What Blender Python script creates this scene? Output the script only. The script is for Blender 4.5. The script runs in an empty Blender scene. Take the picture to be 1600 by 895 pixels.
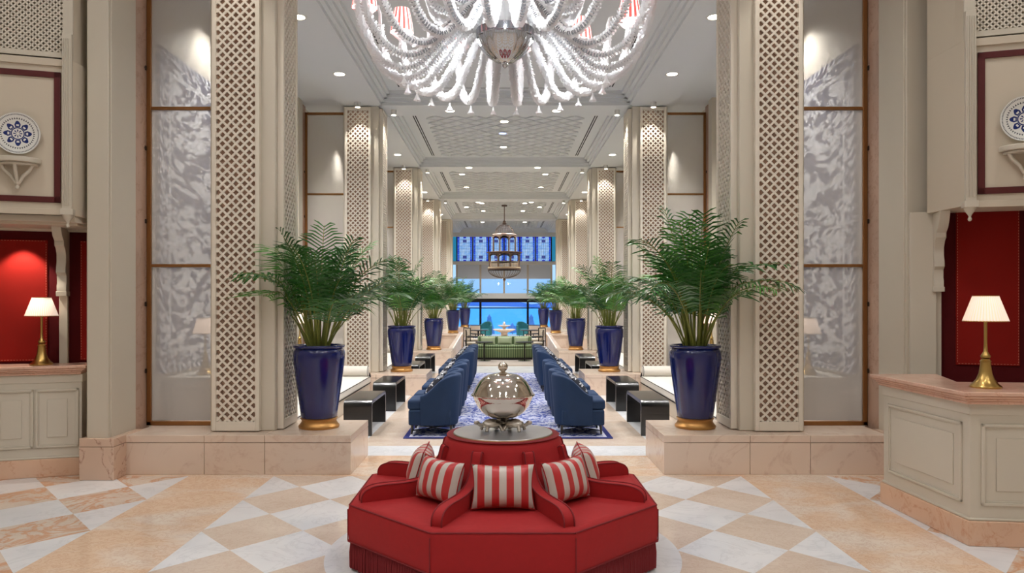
import bpy, bmesh, math, random
from math import sin, cos, pi, sqrt, radians as R, atan2
from mathutils import Vector, Matrix
C = bpy.context.scene
COL = C.collection
# ---------------------------------------------------------------- camera, world, light
CAMX, CAMZ, F = -0.042, 1.8, 1150.0
cam_d = bpy.data.cameras.new('camera'); cam = bpy.data.objects.new('camera', cam_d); COL.objects.link(cam)
cam.location = (CAMX, 0, CAMZ); cam.rotation_euler = (pi/2, 0, 0)
cam_d.sensor_width = 36; cam_d.lens = F/1600*36
cam_d.shift_x = 13.5/1600; cam_d.shift_y = 24/1600
cam_d.clip_start = .05; cam_d.clip_end = 3000
C.camera = cam
C.view_settings.view_transform = 'Standard'; C.view_settings.look = 'None'
C.view_settings.gamma = 1; C.view_settings.use_curve_mapping = False
C.view_settings.exposure = 0.0
C.cycles.max_bounces = 7; C.cycles.diffuse_bounces = 4; C.cycles.glossy_bounces = 3
C.cycles.transmission_bounces = 4; C.cycles.transparent_max_bounces = 12
C.cycles.sample_clamp_indirect = 4; C.cycles.caustics_reflective = False; C.cycles.caustics_refractive = False
w = bpy.data.worlds.new('world'); C.world = w; w.use_nodes = True
wn = w.node_tree.nodes; wl = w.node_tree.links
tc = wn.new('ShaderNodeTexCoord'); sx = wn.new('ShaderNodeSeparateXYZ'); rp = wn.new('ShaderNodeValToRGB')
wl.new(tc.outputs['Generated'], sx.inputs[0]); wl.new(sx.outputs['Z'], rp.inputs[0])
rp.color_ramp.elements[0].position = .0; rp.color_ramp.elements[0].color = (.21, .34, .50, 1)
rp.color_ramp.elements[1].position = .35; rp.color_ramp.elements[1].color = (.34, .58, .92, 1)
wl.new(rp.outputs[0], wn['Background'].inputs[0]); wn['Background'].inputs[1].default_value = 2.1

WARM = (1, .90, .78); NEUT = (1, .98, .955)
def area(loc, sx_, sy_, e, col=NEUT, rot=(0, 0, 0)):
    d = bpy.data.lights.new('ceiling_glow', 'AREA'); d.shape = 'RECTANGLE'; d.size = sx_; d.size_y = sy_
    d.energy = e; d.color = col
    o = bpy.data.objects.new('ceiling_glow', d); COL.objects.link(o); o.location = loc; o.rotation_euler = rot
    return o
def spot(loc, e, ang=110, blend=.8, col=NEUT, rad=.06, aim=None):
    d = bpy.data.lights.new('spot', 'SPOT'); d.energy = e; d.spot_size = R(ang); d.spot_blend = blend
    d.color = col; d.shadow_soft_size = rad
    o = bpy.data.objects.new('spot', d); COL.objects.link(o); o.location = loc
    if aim is not None:
        v = Vector(aim) - Vector(loc); o.rotation_euler = v.to_track_quat('-Z', 'Y').to_euler()
    return o
def point(loc, e, col=WARM, rad=.04):
    d = bpy.data.lights.new('bulb', 'POINT'); d.energy = e; d.color = col; d.shadow_soft_size = rad
    o = bpy.data.objects.new('bulb', d); COL.objects.link(o); o.location = loc
    return o
E_FRONT, E_DOWN, E_BULB = 105, 390, 26

for ax in (-4.8, -1.9, 1.9, 4.8):            # unseen spots added under the ceiling to fill the front hall, no fixtures
    for ay in (-2.4, .2, 2.8, 5.4): spot((ax, ay, 6.55), E_FRONT, 150, .9, NEUT, .12)
# ---------------------------------------------------------------- helpers
def lin(c):
    return tuple(((x/255)/12.92 if x/255 <= .04045 else ((x/255+.055)/1.055)**2.4) for x in c)
def mat(name, rgb, rough=.5, metal=0., coat=0., sheen=0., spec=.5, bump=0., bscale=60., var=0.):
    m = bpy.data.materials.new(name); m.use_nodes = True
    n = m.node_tree.nodes; l = m.node_tree.links; b = n['Principled BSDF']
    c = lin(rgb)
    b.inputs['Base Color'].default_value = (*c, 1); b.inputs['Roughness'].default_value = rough
    b.inputs['Metallic'].default_value = metal; b.inputs['Coat Weight'].default_value = coat
    b.inputs['Coat Roughness'].default_value = .06
    b.inputs['Sheen Weight'].default_value = sheen; b.inputs['Specular IOR Level'].default_value = spec
    b.inputs['Sheen Tint'].default_value = (*[min(1, x*1.6+.1) for x in c], 1)
    if bump or var:
        t = n.new('ShaderNodeTexCoord'); nz = n.new('ShaderNodeTexNoise'); nz.inputs['Scale'].default_value = bscale
        nz.inputs['Detail'].default_value = 4; l.new(t.outputs['Object'], nz.inputs['Vector'])
        if bump:
            bp = n.new('ShaderNodeBump'); bp.inputs['Strength'].default_value = bump; bp.inputs['Distance'].default_value = .01
            l.new(nz.outputs[0], bp.inputs['Height']); l.new(bp.outputs[0], b.inputs['Normal'])
        if var:
            mx = n.new('ShaderNodeMix'); mx.data_type = 'RGBA'
            mx.inputs[6].default_value = (*[x*(1-var) for x in c], 1); mx.inputs[7].default_value = (*[min(1, x*(1+var)) for x in c], 1)
            l.new(nz.outputs[0], mx.inputs[0]); l.new(mx.outputs[2], b.inputs['Base Color'])
    return m
class NT:                                    # tiny node-graph helper
    def __init__(s, name):
        s.m = bpy.data.materials.new(name); s.m.use_nodes = True
        s.n = s.m.node_tree.nodes; s.l = s.m.node_tree.links; s.b = s.n['Principled BSDF']
        s.out = s.n['Material Output']
    def coord(s, kind='Object'):
        t = s.n.new('ShaderNodeTexCoord'); return t.outputs[kind]
    def xyz(s, v):
        q = s.n.new('ShaderNodeSeparateXYZ'); s.l.new(v, q.inputs[0]); return q.outputs
    def put(s, sock, v):
        if isinstance(v, (int, float)): sock.default_value = v
        elif isinstance(v, tuple): sock.default_value = v if len(v) == len(sock.default_value) else (*v, 1)
        else: s.l.new(v, sock)
    def ma(s, op, a, b=0., c=0.):
        q = s.n.new('ShaderNodeMath'); q.operation = op
        s.put(q.inputs[0], a); s.put(q.inputs[1], b); s.put(q.inputs[2], c); return q.outputs[0]
    def mix(s, f, a, b):
        q = s.n.new('ShaderNodeMix'); q.data_type = 'RGBA'
        s.put(q.inputs[0], f); s.put(q.inputs[6], a); s.put(q.inputs[7], b); return q.outputs[2]
    def noise(s, v, scale, detail=5, rough=.55, dist=0.):
        q = s.n.new('ShaderNodeTexNoise'); s.l.new(v, q.inputs['Vector'])
        q.inputs['Scale'].default_value = scale; q.inputs['Detail'].default_value = detail
        q.inputs['Roughness'].default_value = rough; q.inputs['Distortion'].default_value = dist
        return q.outputs[0]
    def ramp(s, v, pts):
        q = s.n.new('ShaderNodeValToRGB'); s.l.new(v, q.inputs[0]); e = q.color_ramp.elements
        while len(e) < len(pts): e.new(.5)
        for i, (p, c) in enumerate(pts): e[i].position = p; e[i].color = (*c, 1)
        return q.outputs[0]
    def step(s, v, lo, hi):
        q = s.n.new('ShaderNodeMapRange'); s.l.new(v, q.inputs[0]); q.inputs[1].default_value = lo; q.inputs[2].default_value = hi
        return q.outputs[0]
    def bw(s, v, lo, hi):                    # 1 where lo < v < hi
        return s.ma('MULTIPLY', s.ma('GREATER_THAN', v, lo), s.ma('LESS_THAN', v, hi))
    def vmap(s, v, scale):
        q = s.n.new('ShaderNodeMapping'); s.l.new(v, q.inputs[0]); q.inputs['Scale'].default_value = scale; return q.outputs[0]

class MB:                                    # collects shapes into ONE mesh
    def __init__(s): s.v = []; s.f = []
    def add(s, vs, fs):
        k = len(s.v); s.v += [tuple(p) for p in vs]; s.f += [tuple(i+k for i in f) for f in fs]; return s
    def box(s, x0, x1, y0, y1, z0, z1):
        if x0 > x1: x0, x1 = x1, x0
        if y0 > y1: y0, y1 = y1, y0
        if z0 > z1: z0, z1 = z1, z0
        return s.add([(x0,y0,z0),(x1,y0,z0),(x1,y1,z0),(x0,y1,z0),(x0,y0,z1),(x1,y0,z1),(x1,y1,z1),(x0,y1,z1)],
                     [(0,3,2,1),(4,5,6,7),(0,1,5,4),(1,2,6,5),(2,3,7,6),(3,0,4,7)])
    def prism(s, poly, z0, z1):              # polygon in XY, extruded along Z
        a = sum(poly[i][0]*poly[(i+1) % len(poly)][1]-poly[(i+1) % len(poly)][0]*poly[i][1] for i in range(len(poly)))
        if a < 0: poly = poly[::-1]
        n = len(poly)
        return s.add([(x,y,z0) for x,y in poly]+[(x,y,z1) for x,y in poly],
                     [tuple(range(n))[::-1], tuple(range(n,2*n))]+[(i,(i+1) % n,n+(i+1) % n,n+i) for i in range(n)])
    def extrude(s, poly, axis, a, b):        # polygon in the other two axes, extruded along axis
        m = MB().prism(poly, a, b)
        if axis == 'x': vs = [(z,x,y) for x,y,z in m.v]
        elif axis == 'y': vs = [(x,z,y) for x,y,z in m.v]
        else: vs = m.v
        fs = m.f if axis != 'y' else [f[::-1] for f in m.f]
        return s.add(vs, fs)
    def lathe(s, prof, n=32, c=(0,0,0), rmod=None):
        vs = []; fs = []; k = len(prof)
        for i in range(n):
            a = 2*pi*i/n
            for r, z in prof:
                q = r*(rmod(a, z) if rmod else 1)
                vs.append((c[0]+q*cos(a), c[1]+q*sin(a), c[2]+z))
        for i in range(n):
            j = (i+1) % n
            for t in range(k-1): fs.append((i*k+t, j*k+t, j*k+t+1, i*k+t+1))
        if prof[0][0] > 1e-5: fs.append(tuple(i*k for i in range(n))[::-1])
        if prof[-1][0] > 1e-5: fs.append(tuple(i*k+k-1 for i in range(n)))
        return s.add(vs, fs)
    def tube(s, pts, r, n=8, cap=True):
        pts = [Vector(p) for p in pts]; rs = r if isinstance(r, (list, tuple)) else [r]*len(pts)
        vs = []; fs = []; u = None
        for i, p in enumerate(pts):
            d = (pts[min(i+1, len(pts)-1)]-pts[max(i-1, 0)]).normalized()
            if u is None: u = d.orthogonal().normalized()
            else: u = (u-d*u.dot(d)).normalized()
            v = d.cross(u)
            for k in range(n):
                a = 2*pi*k/n; vs.append(p+(u*cos(a)+v*sin(a))*rs[i])
        for i in range(len(pts)-1):
            for k in range(n):
                fs.append((i*n+k, i*n+(k+1) % n, (i+1)*n+(k+1) % n, (i+1)*n+k))
        if cap: fs.append(tuple(range(n))[::-1]); fs.append(tuple(range((len(pts)-1)*n, len(pts)*n)))
        return s.add(vs, fs)
    def ball(s, c, r, n=16, m=8, sc=(1,1,1)):
        pr = [(max(0, r*sin(pi*i/m)), -r*cos(pi*i/m)) for i in range(m+1)]
        q = MB().lathe(pr, n); return s.add([(c[0]+x*sc[0], c[1]+y*sc[1], c[2]+z*sc[2]) for x,y,z in q.v], q.f)
    def squash(s, z0, k): s.v = [(x, y, z0+(z-z0)*k) for x, y, z in s.v]; return s
    def merge(s, o, M=None):
        return s.add([tuple(M @ Vector(p)) for p in o.v] if M is not None else o.v, o.f)
    def obj(s, name, m, parent=None, bevel=0, seg=2, ang=40, weld=False, sub=0):
        me = bpy.data.meshes.new(name); me.from_pydata(s.v, [], s.f)
        if weld:
            b = bmesh.new(); b.from_mesh(me); bmesh.ops.remove_doubles(b, verts=b.verts, dist=1e-4)
            bmesh.ops.recalc_face_normals(b, faces=b.faces); b.to_mesh(me); b.free()
        me.polygons.foreach_set('use_smooth', [True]*len(me.polygons)); me.set_sharp_from_angle(angle=R(ang))
        if m: me.materials.append(m)
        o = bpy.data.objects.new(name, me); COL.objects.link(o)
        if parent: o.parent = parent
        if bevel:
            d = o.modifiers.new('bevel', 'BEVEL'); d.width = bevel; d.segments = seg; d.limit_method = 'ANGLE'; d.angle_limit = R(35)
            d.harden_normals = False
        if sub:
            d = o.modifiers.new('sub', 'SUBSURF'); d.levels = sub; d.render_levels = sub
        return o
def tag(o, label, cat, group=None, kind=None):
    o['label'] = label; o['category'] = cat
    if group: o['group'] = group
    if kind: o['kind'] = kind
    return o
def thing(name, label, cat, loc=(0,0,0), rz=0, group=None):
    o = bpy.data.objects.new(name, None); COL.objects.link(o); o.location = loc; o.rotation_euler = (0,0,rz)
    o.empty_display_size = .1
    return tag(o, label, cat, group)
def struct(name, mb, m, bevel=0, **k):
    o = mb.obj(name, m, bevel=bevel, **k); o['kind'] = 'structure'; return o
def dup(root, loc, rz=None, label=None, scale=None):
    def cp(o, par):
        c = o.copy(); COL.objects.link(c)
        if par is not None: c.parent = par
        for ch in kids.get(o.name, []): cp(ch, c)
        return c
    kids = {}
    def walk(o):
        kids[o.name] = list(o.children)
        for ch in o.children: walk(ch)
    walk(root)
    c = cp(root, None); c.location = loc
    if rz is not None: c.rotation_euler = (0,0,rz)
    if scale: c.scale = (scale,)*3
    if label: c['label'] = label
    return c
ORD = ['first', 'second', 'third', 'fourth', 'fifth', 'sixth', 'seventh', 'eighth']
SIDE = {-1: 'left', 1: 'right'}
def at(x, y, z):                             # floor or ceiling point of height z seen at a picture point
    D = (CAMZ-z)*F/(y-471.5); return ((x-786.5)*D/F+CAMX, D, z)
def lattice(w, h, p, bw, t):                 # diagonal lattice in XZ, from (0,0) to (w,h), thickness t along Y
    m = MB(); q = bw/2*sqrt(2)
    def seg(a, b, c, d):
        v = Vector((c-a, 0, d-b)).normalized(); nn = Vector((-v.z, 0, v.x))*bw/2
        P = [Vector((a,0,b)), Vector((c,0,d))]
        vs = []
        for y in (0, t):
            for pt in P:
                for sg in (-1, 1): vs.append((pt.x+nn.x*sg, y, pt.z+nn.z*sg))
        m.add(vs, [(0,2,3,1),(4,5,7,6),(0,4,6,2),(1,3,7,5),(0,1,5,4),(2,6,7,3)])
    k = p/2
    c = k
    while c < w+h:                           # x + z = c and mirrored x - z = c - h
        x0, x1 = max(0, c-h), min(w, c)
        if x1-x0 > .004: seg(x0, c-x0, x1, c-x1); seg(w-x0, c-x0, w-x1, c-x1)
        c += p
    return m
def pillow(w, h, t, n=12, pinch=.06):
    m = MB(); vs = []; fs = []
    for sd in (1, -1):
        for i in range(n+1):
            for j in range(n+1):
                u, v = 2*i/n-1, 2*j/n-1
                th = max(0, (1-abs(u)**3.2)*(1-abs(v)**3.2))**.55
                x = u*w/2*(1-pinch*(1-abs(u)**2*0)*(1-v*v)*abs(u)); z = v*h/2*(1-pinch*(1-u*u)*abs(v))
                vs.append((x, -sd*th*t/2, z))
    N = (n+1)**2
    for i in range(n):
        for j in range(n):
            a = i*(n+1)+j
            fs.append((a, a+n+1, a+n+2, a+1)); fs.append((N+a, N+a+1, N+a+n+2, N+a+n+1))
    return m.add(vs, fs)
# ---------------------------------------------------------------- materials
M = {}
M['cream'] = mat('cream_paint', (206,198,182), .45, var=.02, bscale=3)
M['wall'] = mat('wall_paint', (205,197,183), .6)
M['white'] = mat('white_paint', (222,220,214), .5)
M['ceil'] = mat('ceiling_paint', (222,225,226), .7)
M['lattice'] = mat('lattice_paint', (226,217,202), .45)
M['panel'] = mat('panel_paint', (206,194,175), .5)
M['desk'] = mat('desk_paint', (208,201,186), .42)
M['maroon'] = mat('maroon_lacquer', (84,20,22), .4)
M['redwall'] = mat('dark_red_fabric', (78,9,14), .85, spec=.2, bump=.15, bscale=300)
M['redpanel'] = mat('red_fabric', (136,22,14), .85, spec=.2, bump=.15, bscale=300)
M['velvet'] = mat('red_velvet', (156,9,15), .8, sheen=.12, bump=.12, bscale=25, var=.10)
M['fringe'] = mat('red_fringe', (122,14,22), .8, sheen=.15)
M['navyv'] = mat('navy_velvet', (10,42,78), .8, sheen=.1, var=.12, bscale=8)
M['pot'] = mat('cobalt_glaze', (6,20,88), .18, coat=.5, var=.08, bscale=5)
M['gold'] = mat('gold_leaf', (190,142,84), .38, metal=.9, var=.12, bscale=12)
M['brass'] = mat('brass', (196,162,96), .28, metal=1)
M['bronze'] = mat('bronze_frame', (150,105,62), .4, metal=.7)
M['dark'] = mat('dark_metal', (24,22,22), .4, metal=.4)
M['black'] = mat('black_lacquer', (13,13,15), .28, coat=.3)
M['silver'] = mat('polished_silver', (222,214,204), .07, metal=1, bump=.06, bscale=45)
M['turtle'] = mat('cast_silver', (190,184,176), .28, metal=1, bump=.3, bscale=120)
M['chrome'] = mat('chrome', (176,180,188), .16, metal=1)
M['tabletop'] = mat('grey_metal_top', (196,194,194), .3, metal=.75, var=.08, bscale=4)
M['linen'] = mat('white_linen', (226,220,210), .85, bump=.1, bscale=250)
M['taupe'] = mat('taupe_fabric', (196,184,168), .85)
M['piping'] = mat('black_piping', (40,36,36), .7)
M['soil'] = mat('dark_soil', (42,32,24), .95, bump=.6, bscale=40)
M['stem'] = mat('palm_stem', (112,118,46), .5, var=.3, bscale=6)
M['leaf'] = mat('palm_leaf', (42,98,34), .33, var=.45, bscale=2.5)
M['leaf2'] = mat('palm_leaf_pale', (82,140,54), .33, var=.3, bscale=2.5)
M['cage'] = mat('aged_bronze', (110,90,78), .5, metal=.4)
M['cagewhite'] = mat('pale_wood', (186,166,140), .5)
M['teal'] = mat('teal_fabric', (50,128,140), .8)
M['greycush'] = mat('grey_fabric', (120,122,124), .85)
M['stone'] = mat('fountain_stone', (214,200,186), .6, bump=.2, bscale=20)
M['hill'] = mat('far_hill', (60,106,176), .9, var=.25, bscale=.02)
M['umbrella'] = mat('blue_canvas', (120,160,210), .8)
M['rugtaupe'] = mat('taupe_rug', (150,140,130), .95, bump=.3, bscale=90)
M['deck'] = mat('terrace_deck', (120,130,140), .7)
M['blind'] = mat('white_blind', (206,212,222), .8)
M['hinge'] = mat('hinge_iron', (48,36,30), .5, metal=.5)
M['seam'] = mat('pale_thread', (196,120,96), .8)
M['slot'] = mat('air_slot', (30,30,32), .8)
M['marbletop'] = None

def glowmat(name, rgb, e):
    t = NT(name); t.b.inputs['Base Color'].default_value = (*lin(rgb), 1)
    t.b.inputs['Emission Color'].default_value = (*lin(rgb), 1); t.b.inputs['Emission Strength'].default_value = e
    return t.m
M['glow'] = glowmat('downlight_glow', (255,250,240), 6)
M['blueglow'] = glowmat('bluish_glow', (200,220,255), 1.0)
M['bulb'] = glowmat('bulb_glow', (255,252,248), 9)

def marble(name, base, vein, vs=2.2, amt=.55, tile=None, grout=(150,118,96)):
    t = NT(name); v = t.coord()
    n1 = t.noise(v, vs, 6, .6, 1.2); n2 = t.noise(v, vs*.45, 3, .5)
    n3 = t.noise(v, vs*3.2, 7, .65, 2.2)
    b2 = tuple(min(1, x*1.12) for x in lin(base)); b1 = tuple(x*.86 for x in lin(base))
    col = t.mix(t.step(n2, .3, .7), b1, b2)
    ve = t.ma('ABSOLUTE', t.ma('SUBTRACT', n1, .5)); ve = t.ma('SUBTRACT', 1., t.step(ve, .0, .035))
    ve = t.ma('MULTIPLY', t.ma('MULTIPLY', ve, amt), t.step(n3, .4, .62))
    col = t.mix(ve, col, lin(vein))
    t.put(t.b.inputs['Base Color'], col); t.b.inputs['Roughness'].default_value = .22
    return t.m
M['marble'] = marble('rose_marble', (222,201,183), (164,112,86), 1.3, .30)
M['marblebase'] = marble('veined_rose_marble', (212,182,160), (126,66,50), 2.6, .8)
M['marbleback'] = marble('brown_marble', (192,160,140), (140,96,76), 2.5, .5)
M['marblewarm'] = marble('apricot_marble', (224,186,158), (190,120,84), 2.6, .55)
M['counter'] = marble('counter_marble', (220,180,158), (180,114,90), 5, .5)

# front floor: bands, diamonds and the white ring, in room metres
t = NT('floor_marble'); v = t.coord(); X, Y, Z = t.xyz(v)
ax = t.ma('ABSOLUTE', X)
inner = t.ma('LESS_THAN', ax, 2.41); outer = t.ma('GREATER_THAN', ax, 3.29)
uu = t.ma('DIVIDE', t.ma('SUBTRACT', ax, t.ma('MULTIPLY', outer, 3.29)), .81)
vv = t.ma('DIVIDE', t.ma('SUBTRACT', Y, 6.25), .915)
ra = t.ma('ROUND', t.ma('ADD', uu, vv)); rb = t.ma('ROUND', t.ma('SUBTRACT', uu, vv))
par = t.ma('MODULO', t.ma('ABSOLUTE', t.ma('ADD', ra, rb)), 2.)
white = t.ma('LESS_THAN', par, .5)
band = t.ma('SUBTRACT', 1., t.ma('MAXIMUM', inner, outer))
n_soft = t.noise(v, 1.4, 4); n_cloud = t.noise(t.vmap(v, (1, 1.3, 1)), 1.5, 4, .5, .6)
n_ve = t.noise(v, 2.0, 7, .62, 1.8); n_fine = t.noise(v, 9, 7, .7, 1.2)
wcol = t.mix(t.step(n_soft, .35, .7), lin((226,227,230)), lin((242,242,243)))
wve = t.ma('MULTIPLY', t.ma('SUBTRACT', 1., t.step(t.ma('ABSOLUTE', t.ma('SUBTRACT', n_ve, .5)), 0., .03)), .16)
wcol = t.mix(wve, wcol, lin((150,150,156)))
bcol = t.mix(t.step(n_cloud, .3, .7), lin((212,192,174)), lin((230,214,198)))
bve = t.ma('MULTIPLY', t.ma('SUBTRACT', 1., t.step(t.ma('ABSOLUTE', t.ma('SUBTRACT', n_fine, .5)), 0., .035)), .2)
bcol = t.mix(bve, bcol, lin((168,112,80)))
ocol = t.mix(t.step(n_cloud, .42, .6), lin((232,201,172)), lin((235,220,203)))
ove = t.ma('MULTIPLY', t.ma('SUBTRACT', 1., t.step(t.ma('ABSOLUTE', t.ma('SUBTRACT', n_fine, .5)), 0., .045)), .30)
ocol = t.mix(ove, ocol, lin((184,116,76)))
# heavily veined diamonds outside the band
vcol = t.mix(t.ma('MULTIPLY', t.ma('SUBTRACT', 1., t.step(t.ma('ABSOLUTE', t.ma('SUBTRACT', n_ve, .52)), 0., .07)), .75), bcol, lin((206,138,84)))
beige = t.mix(outer, bcol, vcol)
col = t.mix(white, beige, wcol)
col = t.mix(band, col, ocol)
rr = t.ma('SQRT', t.ma('ADD', t.ma('POWER', t.ma('ADD', X, .045), 2.), t.ma('POWER', t.ma('SUBTRACT', Y, 5.37), 2.)))
col = t.mix(t.ma('LESS_THAN', rr, 1.27), col, wcol)
# beyond the front hall: beige slab, white cross bands, white strips under the tables
hall = t.ma('GREATER_THAN', Y, 7.6)
cross = t.ma('MAXIMUM', t.bw(Y, 8.62, 9.2), t.bw(Y, 18.55, 20.6))
strip = t.ma('MULTIPLY', t.bw(ax, 1.82, 2.28), t.ma('GREATER_THAN', Y, 8.6))
near = t.ma('LESS_THAN', Y, 8.62)
hc = t.mix(near, bcol, ocol)
hc = t.mix(t.ma('MAXIMUM', cross, strip), hc, wcol)
col = t.mix(hall, col, hc)
t.put(t.b.inputs['Base Color'], col); t.b.inputs['Roughness'].default_value = .13
t.b.inputs['Specular IOR Level'].default_value = .5
M['floor'] = t.m

# woven carpet: navy sprigs on pale ground with a border
t = NT('carpet_weave'); v = t.coord(); X, Y, Z = t.xyz(v)
ax = t.ma('ABSOLUTE', X); ay = t.ma('ABSOLUTE', Y)
n1 = t.noise(t.vmap(v, (1.15, 1, 1)), 8.5, 3, .55, 1.4); n2 = t.noise(v, 21, 3, .6, .8)
f = t.ma('GREATER_THAN', t.ma('ADD', n1, t.ma('MULTIPLY', t.ma('SUBTRACT', n2, .5), .35)), .515)
c0 = t.mix(t.step(n2, .3, .7), lin((150,156,184)), lin((186,187,200)))
col = t.mix(f, c0, t.mix(t.step(n2, .35, .65), lin((26,40,108)), lin((60,80,150))))
e = t.ma('MINIMUM', t.ma('SUBTRACT', 1.38, ax), t.ma('SUBTRACT', 4.43, ay))
col = t.mix(t.ma('LESS_THAN', e, .11), col, lin((206,206,220)))
col = t.mix(t.ma('LESS_THAN', e, .07), col, lin((24,34,104)))
t.put(t.b.inputs['Base Color'], col); t.b.inputs['Roughness'].default_value = .95
M['carpet'] = t.m

# striped cushion silk / striped shade / green stripes
def stripes(name, axis, pitch, a, b, duty=.5, rough=.4, sheen=.2, phase=0., trans=0., e=0.):
    t = NT(name); q = t.xyz(t.coord())[axis]
    fr = t.ma('FRACT', t.ma('ADD', t.ma('DIVIDE', q, pitch), 50.+phase))
    col = t.mix(t.ma('LESS_THAN', fr, duty), lin(a), lin(b))
    t.put(t.b.inputs['Base Color'], col); t.b.inputs['Roughness'].default_value = rough
    t.b.inputs['Sheen Weight'].default_value = sheen
    if e: t.put(t.b.inputs['Emission Color'], col); t.b.inputs['Emission Strength'].default_value = e
    return t.m
M['cushion'] = stripes('striped_silk', 0, .094, (198,188,180), (186,44,46), .5, .35, phase=.75)
M['cushion'].node_tree.nodes['Principled BSDF'].inputs['Sheen Weight'].default_value = .1
M['green'] = stripes('green_stripe_fabric', 0, .07, (66,86,50), (118,134,92), .5, .8)
M['greenc'] = mat('sage_fabric', (148,158,128), .8)
def angular(name, n, a, b, duty, rough=.6, e=0.):
    t = NT(name); X, Y, Z = t.xyz(t.coord()); an = t.ma('ARCTAN2', Y, X)
    fr = t.ma('FRACT', t.ma('ADD', t.ma('MULTIPLY', an, n/(2*pi)), 50.))
    col = t.mix(t.ma('LESS_THAN', fr, duty), lin(a), lin(b))
    t.put(t.b.inputs['Base Color'], col); t.b.inputs['Roughness'].default_value = rough
    if e: t.put(t.b.inputs['Emission Color'], col); t.b.inputs['Emission Strength'].default_value = e
    return t.m
M['redshade'] = angular('red_white_shade', 14, (255,240,236), (232,86,80), .5, .6, .75)
M['lampshade'] = angular('pleated_shade', 44, (250,226,206), (236,206,184), .5, .7, .62)

# white palmette cushions on dark cloth / dotted cushion
t = NT('palmette_print'); v = t.coord(); X, Y, Z = t.xyz(v)
cx = t.ma('SUBTRACT', t.ma('FRACT', t.ma('ADD', t.ma('DIVIDE', X, .13), 50.5)), .5)
cz = t.ma('SUBTRACT', t.ma('FRACT', t.ma('ADD', t.ma('DIVIDE', Z, .13), 50.5)), .5)
r_ = t.ma('SQRT', t.ma('ADD', t.ma('POWER', cx, 2.), t.ma('POWER', cz, 2.))); an = t.ma('ARCTAN2', cz, cx)
pet = t.ma('ADD', .24, t.ma('MULTIPLY', t.ma('COSINE', t.ma('MULTIPLY', an, 5.)), .13))
f = t.ma('MULTIPLY', t.ma('LESS_THAN', r_, pet), t.ma('GREATER_THAN', r_, .09))
t.put(t.b.inputs['Base Color'], t.mix(f, lin((16,18,34)), lin((206,206,210)))); t.b.inputs['Roughness'].default_value = .8
M['palmette'] = t.m
t = NT('dotted_print'); v = t.coord(); X, Y, Z = t.xyz(v)
p = t.ma('ADD', t.ma('SINE', t.ma('MULTIPLY', X, 230.)), t.ma('SINE', t.ma('MULTIPLY', Z, 230.)))
t.put(t.b.inputs['Base Color'], t.mix(t.ma('GREATER_THAN', p, .35), lin((44,58,74)), lin((176,182,186)))); t.b.inputs['Roughness'].default_value = .85
M['dotted'] = t.m

# carpet-like wall hanging: navy arabesques, borders (object space: Y along wall, Z up)
t = NT('arabesque_hanging'); v = t.coord(); X, Y, Z = t.xyz(v)
n1 = t.noise(t.vmap(v, (1, .45, 1.1)), 4.6, 2, .45, 1.5); n2 = t.noise(t.vmap(v, (1, .5, 1.2)), 11, 2, .5, 1.0)
f = t.ma('GREATER_THAN', t.ma('ADD', n1, t.ma('MULTIPLY', t.ma('SUBTRACT', n2, .5), .3)), .50)
hw, hh = 2.45, 1.93
e = t.ma('MINIMUM', t.ma('SUBTRACT', hw, t.ma('ABSOLUTE', Y)), t.ma('SUBTRACT', hh, t.ma('ABSOLUTE', Z)))
zig = t.ma('GREATER_THAN', t.ma('SINE', t.ma('MULTIPLY', t.ma('ADD', Y, Z), 45.)), -.1)
f = t.mix(t.ma('LESS_THAN', e, .27), f, t.ma('GREATER_THAN', n2, .5))
f = t.mix(t.bw(e, .24, .29), f, (0., 0., 0.)); f = t.mix(t.ma('LESS_THAN', e, .07), f, zig)
t.put(t.b.inputs['Base Color'], t.mix(f, lin((206,208,214)), lin((40,50,88)))); t.b.inputs['Roughness'].default_value = .9
M['hanging'] = t.m

# veiled glass of the screens
t = NT('veiled_glass')
tr = t.n.new('ShaderNodeBsdfTransparent'); df = t.n.new('ShaderNodeBsdfDiffuse'); gl = t.n.new('ShaderNodeBsdfGlossy'); tl = t.n.new('ShaderNodeBsdfTranslucent')
df.inputs[0].default_value = (*lin((206,202,200)), 1); tl.inputs[0].default_value = (*lin((206,202,200)), 1); gl.inputs['Roughness'].default_value = .30
m0 = t.n.new('ShaderNodeMixShader'); m0.inputs[0].default_value = .35; t.l.new(df.outputs[0], m0.inputs[1]); t.l.new(tl.outputs[0], m0.inputs[2])
m1 = t.n.new('ShaderNodeMixShader'); m1.inputs[0].default_value = .54; t.l.new(m0.outputs[0], m1.inputs[1]); t.l.new(tr.outputs[0], m1.inputs[2])
m2 = t.n.new('ShaderNodeMixShader'); m2.inputs[0].default_value = .012; t.l.new(m1.outputs[0], m2.inputs[1]); t.l.new(gl.outputs[0], m2.inputs[2])
t.l.new(m2.outputs[0], t.out.inputs[0]); M['veil'] = t.m
# clear window glass
t = NT('window_glass')
tr = t.n.new('ShaderNodeBsdfTransparent'); tr.inputs[0].default_value = (.85,.93,1,1); gl = t.n.new('ShaderNodeBsdfGlossy'); gl.inputs['Roughness'].default_value = .02
fr = t.n.new('ShaderNodeFresnel'); m1 = t.n.new('ShaderNodeMixShader')
t.l.new(fr.outputs[0], m1.inputs[0]); t.l.new(tr.outputs[0], m1.inputs[1]); t.l.new(gl.outputs[0], m1.inputs[2]); t.l.new(m1.outputs[0], t.out.inputs[0]); M['glass'] = t.m
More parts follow.
